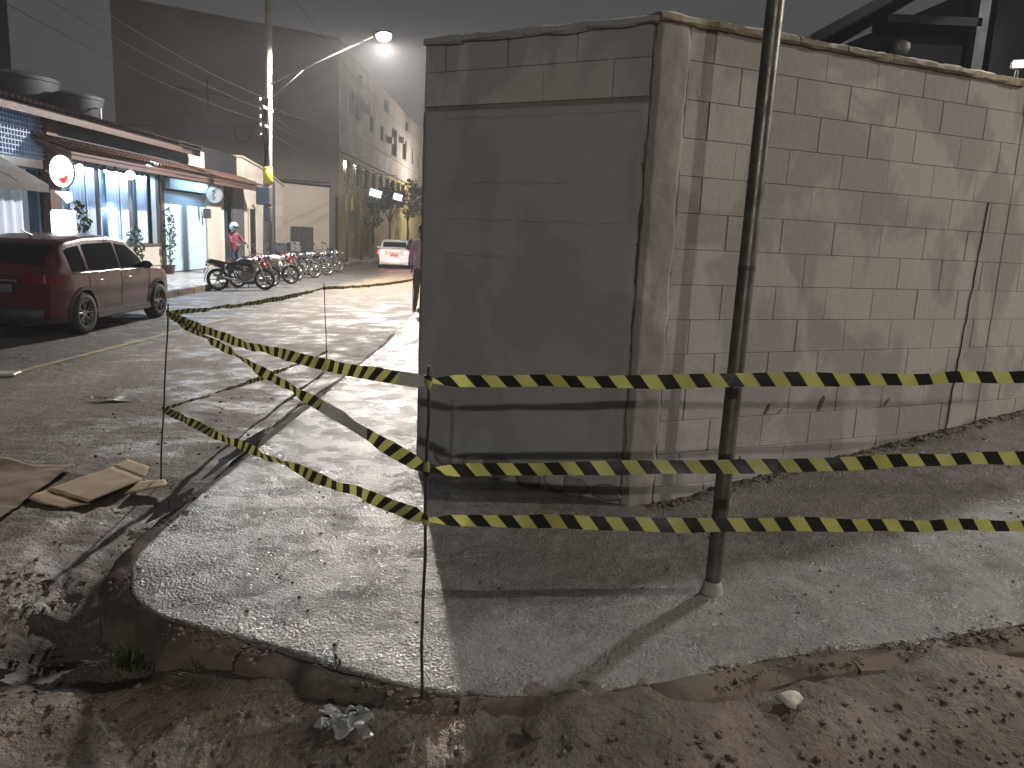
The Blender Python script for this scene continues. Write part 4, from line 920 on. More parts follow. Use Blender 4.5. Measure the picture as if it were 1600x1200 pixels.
# street trees in front of the facade
def tree(c, h, r, label, mt, n=900, ls=.14):
    t = thing('street_tree', c, label, 'tree', 'small street trees by the apartment building'); c = Vector(c)
    mb = MB(); mb.tube([c, c+Vector((.05, 0, h*.3)), c+Vector((-.05, .05, h*.62))], [.12, .09, .05], 9)
    for k in range(5):
        a = k*1.3; mb.tube([c+Vector((0, 0, h*.45)), c+Vector((math.cos(a)*r*.35, math.sin(a)*r*.35, h*.65)), c+Vector((math.cos(a)*r*.7, math.sin(a)*r*.7, h*.82))], [.05, .03, .015], 6)
    mb.build('trunk', M['bark'], t, True)
    mb = MB()
    for k in range(14):
        a = rr.uniform(0, 6.28); q = rr.uniform(.1, .8)*r; leafcloud(mb, c+Vector((math.cos(a)*q, math.sin(a)*q, h*rr.uniform(.55, .98))), (r*.42, r*.42, r*.32), n//14, ls, rr)
    mb.build('crown', M[mt], t)
tree((-9.6, 58, -.15), 5.2, 1.25, 'dark street tree left of the two white panels', 'leafd')
tree((-9.4, 66, -.15), 5.8, 1.5, 'dusty pale street tree behind the white panels', 'leafpale')
tree((-9.3, 76, -.15), 6.4, 1.7, 'farthest pale street tree, next to the edge of the grey wall', 'leafpale')
tree((-9.5, 50.8, -.15), 3.8, .8, 'smallest dark street tree, over the roof of the white car', 'leafd', 500)
# two hanging lit panels
for k, (c, w, h_) in enumerate((((-7.75, 42.2, 3.55), .62, .36), ((-7.15, 46, 3.57), .50, .36))):
    t = thing('hanging_sign', c, ['larger tilted white panel hanging over the street', 'smaller tilted white panel hanging right of the larger one'][k], 'sign', 'white panels hanging over the street')
    rot = Matrix.Rotation(R(14), 3, 'Y'); mb = MB(); mb.cbox(c, (w, .06, h_), rot=rot); mb.build('sign_face', M['panel_on'], t)
    mb = MB(); mb.cbox(Vector(c)+Vector((0, .06, 0)), (w+.06, .05, h_+.06), rot=rot); mb.build('back_frame', M['boxgrey'], t)
    mb = MB(); mb.tube([Vector(c)+Vector((0, .1, h_*.4)), Vector(c)+Vector((-.1, .1, 1.2)), (-9.3, c[1]+.1, 4.9)], .03, 6); mb.tube([(-9.3, c[1]+.1, 5.0), (-9.3, c[1]+.1, -.2)], .06, 8); mb.build('bracket_post', M['boxgrey'], t, True)

# ------------------------------------------------------------------ house behind the right wall
hs = thing('house', (4.5, 9.6, 0), 'dark house with a sloping roof seen over the right end of the block wall', 'building')
mb = MB(); mb.prism([(3.75, 9.6, -.2), (9.5, 9.6, -.2), (9.5, 9.6, 6.4), (6.2, 9.6, 5.15), (3.75, 9.6, 4.0)], (0, 6, 0)); mb.build('wall', M['dark_wall'], hs)
mb = MB(); mb.prism([(3.10, 9.0, 3.80), (6.4, 9.0, 5.75), (6.4, 9.0, 5.85), (3.10, 9.0, 3.92)], (0, 7, 0)); mb.build('roof', M['roofdark'], hs)
mb = MB(); mb.box((4.35, 9.45, 3.3), (5.0, 9.6, 3.98)); mb.build('teal_wall_panel', M['teal'], hs)
mb = MB(); mb.box((4.0, 9.2, 4.13), (5.05, 9.6, 4.22)); mb.build('beam', M['roofdark'], hs)
mb = MB(); mb.box((5.0, 9.2, 2.5), (5.12, 9.35, 5.2)); mb.build('veranda_post', M['boxgrey'], hs)
mb = MB(); mb.ball((4.28, 9.4, 3.93), (.11, .05, .11), 16); mb.tube([(4.28, 9.42, 3.93), (4.1, 9.5, 3.82)], .02, 6); mb.build('satellite_dish', M['boxgrey'], hs, True)
mb = MB(); mb.box((5.25, 9.3, -.2), (9.0, 9.5, 5.6)); mb.build('front_wall', M['roofdark'], hs)
t = thing('flood_lamp', wp(2.99, 2.90, -.02), 'small bright white floodlight on top of the wall coping', 'lamp')
mb = MB(); p = wp(2.99, 2.945, -.03); mb.cbox(p, (.085, .05, .055), rot=Matrix.Rotation(-.35, 3, 'Z'), bev=.008); mb.build('housing', M['sign_dim'], t)
mb = MB(); mb.cbox(p+Vector((-.012, -.032, 0)), (.072, .012, .045), rot=Matrix.Rotation(-.35, 3, 'Z')); mb.build('lens', M['flood'], t)
mb = MB(); mb.tube([p+Vector((0, 0, -.03)), p+Vector((0, 0, -.09))], .012, 6); mb.build('bracket', M['boxgrey'], t)
t = thing('green_tarpaulin', (5.6, 8.5, 2.8), 'green tarpaulin showing above the rounded caps at the right edge', 'tarpaulin')
mb = MB(); n = 8; vs = [(5.05+i*.3, 8.6+.05*math.sin(i*2.1), z) for z in (0, 3.36) for i in range(n+1)]; vs = [(x, y, z+(.06*math.sin(x*7) if z > 1 else 0)) for x, y, z in vs]
mb.add(vs, [(i, i+1, n+1+i+1, n+1+i) for i in range(n)]); mb.add([(x, y+.05, z) for x, y, z in vs], [(i, i+1, n+1+i+1, n+1+i) for i in range(n)]); mb.build('sheet', M['green'], t, True)

# ------------------------------------------------------------------ cars
def interp(tab, x):
    xs_, ys_ = zip(*tab); return float(np.interp(x, xs_, ys_))
def car(name, label, cat, paint, spec, tail='tail', group=None, cladding=True):
    t = thing(name, (0, 0, 0), label, cat, group); T, half, belt, ax0, ax1, wr = spec['T'], spec['half'], spec['belt'], spec['axles'][0], spec['axles'][1], spec['wr']
    x0, x1 = T[0][0], T[-1][0]; zb = spec.get('zb', .24)
    def plan(x):
        e0 = max(0, (x0+.55-x)/.55); e1 = max(0, (x-(x1-.75))/.75); return half*(1-.13*e0**2-.22*e1**2)
    def W(x, z):
        top = interp(T, x); w = plan(x); b = min(belt, top)
        if z <= b:
            u = (z-zb)/max(b-zb, .01); f_ = .93+.07*math.sin(min(u*1.5, 1.57)) - .035*max(0, u-.7)/.3
            f_ += -.012*math.exp(-((z-.62)/.08)**2)
        else: u = (z-b)/max(top-b, .05); f_ = .965-.20*u**1.25
        return w*f_
    xs_ = sorted(set([x0+.02, x1-.02]+list(np.linspace(x0+.04, x1-.04, 60)))); ring = []; nz = 36
    for x in xs_:
        top = interp(T, x); pts = []
        for i in range(nz):
            u = i/(nz-1); z = zb+(top-.035-zb)*u; y = W(x, z)
            pts.append((x, y, z))
        yt = W(x, top-.035)
        for q in (.985, .95, .8, .5, .2): pts.append((x, yt*q, top-.035+.035*(1-(q)**4)**.5 if q > .9 else top+.012*(1-q)))
        ring.append(pts)
    m_ = len(ring[0]); vs = []
    for r_ in ring: vs += r_+[(x, -y, z) for x, y, z in reversed(r_)]
    L = 2*m_; fs = [(i*L+k, i*L+(k+1) % L, (i+1)*L+(k+1) % L, (i+1)*L+k) for i in range(len(ring)-1) for k in range(L)]
    fs += [tuple(range(L)), tuple((len(ring)-1)*L+k for k in reversed(range(L)))]
    mb = MB(); mb.add(vs, fs); body = mb.build('body', [paint, M['black']], t, False)
    cut = MB()
    for ax_ in (ax0, ax1):
        for s_ in (-1, 1): cut.cyl((ax_, s_*(half-.27), wr), (ax_, s_*(half+.2), wr), wr+.055, wr+.055, 28)
    co = cut.build('cutter', M['black']); md = body.modifiers.new('b', 'BOOLEAN'); md.operation = 'DIFFERENCE'; md.object = co; md.solver = 'EXACT'; 
    bpy.context.view_layer.update(); dg = bpy.context.evaluated_depsgraph_get(); nm = bpy.data.meshes.new_from_object(body.evaluated_get(dg)); body.modifiers.clear(); old = body.data; body.data = nm; bpy.data.meshes.remove(old)
    cm = co.data; bpy.data.objects.remove(co); bpy.data.meshes.remove(cm)
    for p in nm.polygons:
        c = p.center
        inside = any(abs(math.hypot(c.x-a, c.z-wr)-(wr+.055)) < .012 or (math.hypot(c.x-a, c.z-wr) < wr+.05 and abs(c.y) < half-.2) for a in (ax0, ax1))
        if inside or c.z < zb+.09 and cladding or c.z < zb+.02: p.material_index = 1
    nm.shade_smooth(); nm.set_sharp_from_angle(angle=R(32))
    for s_ in (-1, 1):
        # side windows
        for (a, b_) in spec['win']:
            mb = MB(); n = 14; vs = []; rows = 4
            for i in range(n+1):
                x = a+(b_-a)*i/n; lo_ = belt+.035; hi_ = max(lo_+.02, interp(T, x)-.115)
                for k in range(rows+1): z = lo_+(hi_-lo_)*k/rows; vs.append((x, s_*(W(x, z)+.006), z))
            mb.add(vs, [(i*(rows+1)+k, (i+1)*(rows+1)+k, (i+1)*(rows+1)+k+1, i*(rows+1)+k+1) for i in range(n) for k in range(rows)]); mb.build('side_window', M['glass'], t, True)
        # door seams, sill, handles
        for x in spec['seams']:
            mb = MB(); mb.tube([(x+(.10 if x < -.5 and z < .62 else 0), s_*(W(x, z)+.001), z) for z in np.linspace(zb+.12, belt+.02, 9)], .005, 4); mb.build('door_seam', M['black'], t)
        for x in spec['handles']:
            mb = MB(); mb.tube([(x, s_*(W(x, belt-.13)+.004), belt-.13), (x+.02, s_*(W(x, belt-.13)+.03), belt-.125), (x+.17, s_*(W(x+.17, belt-.13)+.03), belt-.12), (x+.19, s_*(W(x, belt-.13)+.004), belt-.12)], .013, 6); mb.build('door_handle', M['chrome'] if cladding else paint, t, True)
        mb = MB(); xa, xb = ax0+wr+.03, ax1-wr-.03; mb.prism([(xa, s_*(half*.90), zb-.03), (xb, s_*(half*.90), zb-.03), (xb, s_*(half*.985), zb+.0), (xb, s_*(W(0, zb+.1)+.02), zb+.11), (xa, s_*(W(0, zb+.1)+.02), zb+.11), (xa, s_*(half*.985), zb+.0)], (0, -s_*.03, 0)); mb.build('side_sill', M['clad'], t)
        mb = MB(); mb.tube([(x, s_*(W(x, belt)+.006), belt+.015) for x in np.linspace(spec['win'][0][0], spec['win'][-1][1], 12)], .009, 5); mb.build('window_trim', M['chrome'] if cladding else M['black'], t, True)
        mx_ = spec['mirror']; mb = MB(); mb.ball((mx_, s_*(half+.05), belt+.08), (.075, .115, .075), 14); mb.tube([(mx_, s_*(half*.93), belt+.03), (mx_, s_*(half+.02), belt+.06)], .02, 6); mb.build('wing_mirror', paint if not cladding else M['black'], t, True)
        for ax_ in (ax0, ax1):
            if cladding:
                vs = []; n = 22
                for i in range(n+1):
                    an = R(-8)+(math.pi+R(16))*i/n
                    for k, rr_ in enumerate((wr+.045, wr+.10)):
                        x, z = ax_+rr_*math.cos(an), wr+rr_*math.sin(an); z = max(z, zb-.02); xx = min(max(x, x0+.06), x1-.06)
                        vs.append((x, s_*(W(xx, max(z, zb))+.018 if k else W(xx, max(z, zb))+.026), z))
                mb = MB(); mb.add(vs, [(2*i, 2*i+1, 2*i+3, 2*i+2) for i in range(n)]); mb.add([(x, y-s_*.03, z) for x, y, z in vs], [(2*i, 2*i+1, 2*i+3, 2*i+2) for i in range(n)]); mb.build('arch_trim', M['clad'], t, True)
            yc = s_*(half-.115); w = thing('wheel', (0, 0, 0), None, None); w.parent = t; w.location = (ax_, yc, wr)
            tw = .105; mb = MB(); mb.lathe([(wr*.64, -tw), (wr*.72, -tw*1.05), (wr*.93, -tw), (wr*.99, -tw*.7), (wr, 0), (wr*.99, tw*.7), (wr*.93, tw), (wr*.72, tw*1.05), (wr*.64, tw)], (0, 0, 0), 'y', 36); mb.build('tyre', M['rubber'], w, True)
            mb = MB(); ri = wr*.655; mb.lathe([(ri, s_*tw*.95), (ri*.94, s_*tw*.98), (ri*.9, s_*tw*.6), (ri*.86, -s_*tw)], (0, 0, 0), 'y', 32)
            mb.lathe([(0, s_*tw*.72), (.055, s_*tw*.72), (.07, s_*tw*.5), (.07, 0)], (0, 0, 0), 'y', 16)
            for k in range(5):
                for dd in (-.16, .16):
                    an = 2*math.pi*k/5+.3; p_ = Vector((math.cos(an+dd*.5), 0, math.sin(an+dd*.5)))*.05; q = Vector((math.cos(an+dd*1.5), 0, math.sin(an+dd*1.5)))*ri*.93
                    mb.tube([p_+Vector((0, s_*tw*.62, 0)), q+Vector((0, s_*tw*.78, 0))], [.02, .014], 6)
            mb.build('rim', M['alloy'], w, 'edge'); mb = MB(); mb.lathe([(0, -s_*.02), (ri*.84, -s_*.02)], (0, 0, 0), 'y', 24); mb.build('brake_disc', M['black'], w)
    # glass front/back on the roof line
    for nm_, a, b_ in (('windscreen', *spec['ws']), ('rear_window', *spec['rw'])):
        n = 8; mb = MB(); vs = []; 
        for i in range(n+1):
            x = a+(b_-a)*i/n; tz = interp(T, x); dx = .01; sl = (interp(T, x+dx)-interp(T, x-dx))/(2*dx); nrm = Vector((-sl, 0, 1)).normalized(); yw = W(x, tz-.04)*.88
            for k in range(9): yy = -yw+2*yw*k/8; vs.append((x+nrm.x*.012, yy, tz+nrm.z*.012+.012*(1-abs(yy)/yw)))
        mb.add(vs, [(i*9+k, (i+1)*9+k, (i+1)*9+k+1, i*9+k+1) for i in range(n) for k in range(8)]); mb.build(nm_, M['glass'], t, True)
    xr = x0
    for s_ in (-1, 1):
        wy = plan(x0+.1)
        mb = MB(); z0_, z1_ = spec['tailz']
        vs = []; xs2 = [x0+.42, x0+.28, x0+.14, x0+.04]
        for x in xs2: 
            for z in (z0_+(.06 if x > x0+.3 else 0), (z0_+z1_)/2, z1_): vs.append((x, s_*(W(x, z)+.010), z))
        for y in (.80, .45):
            for z in (z0_, (z0_+z1_)/2, z1_): vs.append((x0-.001+.03*(z-z0_), s_*wy*y, z))
        mb.add(vs, [(i*3+k, (i+1)*3+k, (i+1)*3+k+1, i*3+k+1) for i in range(5) for k in range(2)]); tl = mb.build('tail_light', M[tail], t, True)
        if tail == 'tail_on': mb = MB(); mb.cbox((x0-.02, s_*wy*.75, (z0_+z1_)/2), (.03, .17, (z1_-z0_)*.75), bev=.01); mb.build('bulb', M['tail_core'], tl)
        mb = MB(); mb.cbox((x0-.005, s_*wy*.72, zb+.17), (.03, .20, .045), bev=.008); mb.build('reflector', M['tail'], t)
        mb = MB(); vs = [(x, s_*(W(x, z)+.008), z) for x in (x1-.5, x1-.3, x1-.12) for z in (interp(T, x1-.5)-.30, interp(T, x)-.10)]; mb.add(vs, [(0, 1, 3, 2), (2, 3, 5, 4)]); mb.build('headlight', M['headl'], t, True)
    mb = MB(); mb.cbox((x0-.008, 0, zb+.13), (.06, plan(x0)*1.75, .22), bev=.02); mb.build('rear_bumper', M['clad'] if cladding else paint, t, True)
    mb = MB(); mb.cbox((x0-.018, 0, .78 if cladding else .70), (.02, .42, .13), bev=.005); mb.build('licence_plate', M['plate'], t)
    mb = MB(); mb.cbox((x0-.012, 0, .90 if cladding else .82), (.03, .6, .03), bev=.006); mb.build('tailgate_trim', M['chrome'], t)
    mb = MB(); mb.cbox((x1+.0, 0, .50), (.05, 1.1, .3), bev=.02); mb.build('grille', M['black'], t)
    mb = MB(); mb.tube([(T[4][0]+.3, 0, interp(T, T[4][0]+.3)+.02), (T[4][0]+.05, 0, interp(T, T[4][0]+.3)+.10)], [.025, .008], 6); mb.build('aerial', M['black'], t)
    return t
SUV = dict(T=[(-2.15, .55), (-2.13, .98), (-2.04, 1.10), (-1.78, 1.42), (-1.55, 1.52), (-1.0, 1.585), (-.2, 1.60), (.35, 1.545), (.72, 1.36), (1.16, 1.06), (1.3, 1.02), (1.75, .95), (1.98, .86), (2.10, .70), (2.15, .45)],
           half=.885, belt=1.0, axles=(-1.33, 1.36), wr=.345, win=[(-1.62, -1.22), (-1.12, -.14), (-.06, .78)], seams=(-1.16, -.10, .95), handles=(-.95, .02), mirror=.72, ws=(.42, 1.12), rw=(-2.0, -1.72), tailz=(.86, 1.0))
SEDAN = dict(T=[(-2.2, .5), (-2.18, .93), (-2.08, 1.0), (-1.62, 1.05), (-1.12, 1.34), (-.75, 1.44), (-.2, 1.465), (.3, 1.42), (1.0, 1.0), (1.2, .95), (1.8, .86), (2.05, .74), (2.15, .5)],
             half=.86, belt=.93, axles=(-1.32, 1.32), wr=.31, win=[(-1.25, -.95), (-.85, -.05), (.03, .72)], seams=(-1.05, 0, .95), handles=(-.85, .05), mirror=.72, ws=(.34, .96), rw=(-1.58, -1.14), tailz=(.72, .92), zb=.2)
c1 = car('parked_car', 'dark red compact SUV parked across the road in front of the restaurant', 'car', M['red'], SUV); c1.location = (-7.96, 13.95, -.30); c1.rotation_euler = (0, 0, R(90.5))
c2 = car('driving_car', 'silver white saloon with glowing red tail lights going away down the street', 'car', M['white_paint'], SEDAN, 'tail_on', cladding=False); c2.location = (-6.65, 42.3, -.3); c2.rotation_euler = (0, 0, R(97))
lt = bpy.data.lights.new('tail_glow', 'POINT'); lt.energy = 26; lt.color = (1, .05, .05); lt.shadow_soft_size = .3; lo_ = bpy.data.objects.new('tail_glow', lt); COL.objects.link(lo_); lo_.parent = c2; lo_.location = (-2.5, 0, .75)
c3 = car('parked_car', 'black car parked beyond the silver one, cut off by the grey wall', 'car', M['dark_paint'], SUV); c3.location = (-5.05, 42.5, -.3); c3.rotation_euler = (0, 0, R(90))

# ------------------------------------------------------------------ motorcycles
def motorbike(label, paint, box=None):
    t = thing('motorcycle', (0, 0, 0), label, 'motorcycle', 'motorcycles parked in a row by the kerb'); W_ = .30
    for x, nm in ((-.64, 'rear'), (.66, 'front')):
        w = thing('wheel', (0, 0, 0), None, None); w.parent = t; w.location = (x, 0, W_)
        mb = MB(); mb.tube([(W_*.88*math.cos(a), 0, W_*.88*math.sin(a)) for a in [i*math.pi/14 for i in range(28)]], .045 if nm == 'rear' else .038, 8, closed=True); mb.build('tyre', M['rubber'], w, True)
        mb = MB(); mb.tube([(W_*.74*math.cos(a), 0, W_*.74*math.sin(a)) for a in [i*math.pi/12 for i in range(24)]], .014, 6, closed=True)
        for k in range(6): a = k*math.pi/3; mb.tube([(0, 0, 0), (W_*.74*math.cos(a), 0, W_*.74*math.sin(a))], [.016, .010], 5)
        mb.cyl((0, -.05, 0), (0, .05, 0), .05, .05, 12); mb.build('rim', M['alloy'], w, True)
    for s_ in (-1, 1):
        mb = MB(); mb.tube([(.66, s_*.075, W_), (.50, s_*.075, .72), (.42, s_*.07, .95)], [.026, .026, .02], 8); mb.build('fork', M['chrome'], t, True)
        mb = MB(); mb.tube([(-.64, s_*.09, W_), (-.15, s_*.08, .36)], .022, 6); mb.tube([(-.60, s_*.11, .34), (-.42, s_*.11, .72)], [.032, .028], 8); mb.build('swing_arm', M['black'], t, True)
        mb = MB(); mb.tube([(.38, s_*.30, 1.03), (.33, s_*.34, 1.22)], .007, 5); mb.ball((.32, s_*.36, 1.25), (.012, .06, .04), 10); mb.build('mirror', M['black'], t, True)
        mb = MB(); mb.ball((.52, s_*.14, .80), .028, 8); mb.ball((-.82, s_*.12, .70), .028, 8); mb.build('indicator', M['amber'], t, True)
    mb = MB(); mb.tube([(.30, -.36, .98), (.38, -.28, 1.03), (.42, -.1, .99), (.42, .1, .99), (.38, .28, 1.03), (.30, .36, .98)], .013, 7); mb.build('handlebar', M['black'], t, True)
    mb = MB(); mb.ball((.53, 0, .88), (.08, .085, .09), 14); mb.build('headlight_shell', M['black'], t, True); mb = MB(); mb.ball((.575, 0, .88), (.045, .075, .08), 14); mb.build('headlight', M['headl'], t, True)
    mb = MB(); mb.ball((.14, 0, .80), (.27, .14, .13), 18); mb.v = [(x, y, z-.10*max(0, -(x-.1))) for x, y, z in mb.v]; mb.build('fuel_tank', paint, t, True)
    mb = MB(); mb.ball((.30, .0, .60), (.10, .17, .14), 12); mb.build('tank_shroud', paint, t, True)
    mb = MB(); pts = [(-.10, .78), (.02, .80), (-.10, .72), (-.5, .74), (-.85, .82), (-.86, .86), (-.5, .80)]; mb.prism([(x, -.11, z) for x, z in ((.0, .79), (-.35, .765), (-.62, .82), (-.84, .86), (-.86, .80), (-.5, .72), (-.05, .70))], (0, .22, 0)); mb.build('seat', M['seat'], t, 'edge')
    mb = MB(); mb.prism([(x, -.09, z) for x, z in ((-.15, .70), (-.5, .71), (-.92, .82), (-.92, .76), (-.55, .60), (-.2, .52))], (0, .18, 0)); mb.build('tail_cover', paint, t, 'edge')
    mb = MB(); mb.cbox((.12, 0, .42), (.30, .24, .24), bev=.03)
    for k in range(6): mb.cbox((.20, 0, .50+k*.026), (.19, .22, .010))
    mb.lathe([(0, .13), (.10, .13), (.11, .09)], (.04, 0, .38), 'y', 14); mb.lathe([(0, -.13), (.10, -.13), (.11, -.09)], (.04, 0, .38), 'y', 14); mb.build('engine', M['engine'], t, 'edge')
    mb = MB(); mb.tube([(.30, 0, .90), (.30, 0, .55), (.22, 0, .28), (-.1, 0, .26), (-.22, 0, .50), (-.12, 0, .70), (.28, 0, .85)], .022, 6); mb.tube([(-.15, 0, .66), (-.75, 0, .74)], .02, 6); mb.build('frame', M['black'], t, True)
    mb = MB(); mb.tube([(.28, -.12, .52), (.30, -.14, .32), (.10, -.15, .24), (-.30, -.15, .28)], .018, 7); mb.tube([(-.28, -.16, .28), (-.38, -.17, .31), (-.80, -.18, .42)], [.022, .045, .042], 10); mb.build('exhaust', M['chrome'], t, True)
    for (cx, a0, a1, r_) in ((.66, 20, 150, W_+.05), (-.64, 40, 190, W_+.06)):
        mb = MB(); n = 10; vs = []
        for i in range(n+1):
            a = R(a0+(a1-a0)*i/n)
            for y in (-.06, 0, .06): vs.append((cx+(r_-.012*abs(y)/.06)*math.cos(a), y, W_+(r_-.012*abs(y)/.06)*math.sin(a)))
        mb.add(vs, [(i*3+k, i*3+k+1, (i+1)*3+k+1, (i+1)*3+k) for i in range(n) for k in range(2)]); mb.build('mudguard', paint if cx > 0 else M['black'], t, True)
    mb = MB(); mb.cbox((-.93, 0, .70), (.04, .12, .07), bev=.01); mb.build('tail_light', M['tail'], t); mb = MB(); mb.cbox((-.98, 0, .56), (.01, .17, .13), rot=Matrix.Rotation(.3, 3, 'Y')); mb.build('licence_plate', M['plate'], t)
    mb = MB(); mb.tube([(.0, .12, .26), (-.06, .30, .02)], .012, 6); mb.build('side_stand', M['black'], t, True)
    if box:
        b_ = MB(); b_.cbox((-.72, 0, 1.06), (.42, .44, .40), bev=.03); b_ = b_.build('top_box', box, t)
    return t
bikes = [(-8.05, 22.6, 205, 'bikeblack', None, 'dark motorcycle nearest the red car, at the near end of the row'),
         (-8.10, 24.0, 215, 'bikered', None, 'red motorcycle, second from the red car, in front of the person in red'),
         (-8.15, 25.6, 200, 'bikewhite', None, 'pale motorcycle, third from the red car, just before the utility pole'),
         (-8.20, 27.2, 212, 'bikered', None, 'dark red motorcycle beside the utility pole foot'),
         (-8.25, 29.3, 205, 'bikeblack', 'black', 'black motorcycle past the utility pole'),
         (-8.30, 31.4, 210, 'bikeblack', 'boxgrey', 'black motorcycle with top box before the beige wall'),
         (-8.35, 33.8, 205, 'bikeblue', None, 'blue motorcycle at the far end of the row')]
for i, (x, y, a, p_, bx_, lab) in enumerate(bikes):
    b_ = motorbike(lab, M[p_], M[bx_] if bx_ else None); b_.location = (x, y, -.29); b_.rotation_euler = (R(-7), 0, R(a-155+360-5+(i*37%23)-11)); b_.scale = (1.03, 1.03, 1.03)
# a bicycle leaning at the end of the row
t = thing('bicycle', (0, 0, 0), 'thin framed bicycle leaning past the last motorcycle', 'bicycle')
for x in (-.52, .52):
    mb = MB(); mb.tube([(x+.33*math.cos(a), 0, .34+.33*math.sin(a)) for a in [i*math.pi/14 for i in range(28)]], .016, 6, closed=True)
    for k in range(8): a = k*math.pi/4; mb.tube([(x, 0, .34), (x+.32*math.cos(a), 0, .34+.32*math.sin(a))], .003, 3)
    mb.build('wheel', M['rubber'], t, True)
mb = MB(); mb.tube([(-.52, 0, .34), (-.12, 0, .30), (.40, 0, .80), (-.2, 0, .82), (-.12, 0, .30)], .016, 6); mb.tube([(-.52, 0, .34), (-.2, 0, .82), (-.23, 0, .95)], .012, 6); mb.tube([(.52, 0, .34), (.38, 0, .98)], .014, 6); mb.build('frame', M['chrome'], t, True)
mb = MB(); mb.tube([(.33, -.25, 1.0), (.38, -.1, 1.0), (.38, .1, 1.0), (.33, .25, 1.0)], .012, 6); mb.build('handlebar', M['black'], t, True)
mb = MB(); mb.cbox((-.24, 0, .97), (.24, .13, .05), bev=.02); mb.build('saddle', M['seat'], t)
mb = MB(); mb.lathe([(.09, -.01), (.09, .01), (0, .01)], (-.12, 0, .30), 'y', 14); mb.tube([(-.12, -.08, .30), (-.02, -.09, .16)], .01, 5); mb.build('crank', M['chrome'], t)
t.location = (-8.5, 35.9, -.29); t.rotation_euler = (R(6), 0, R(30))

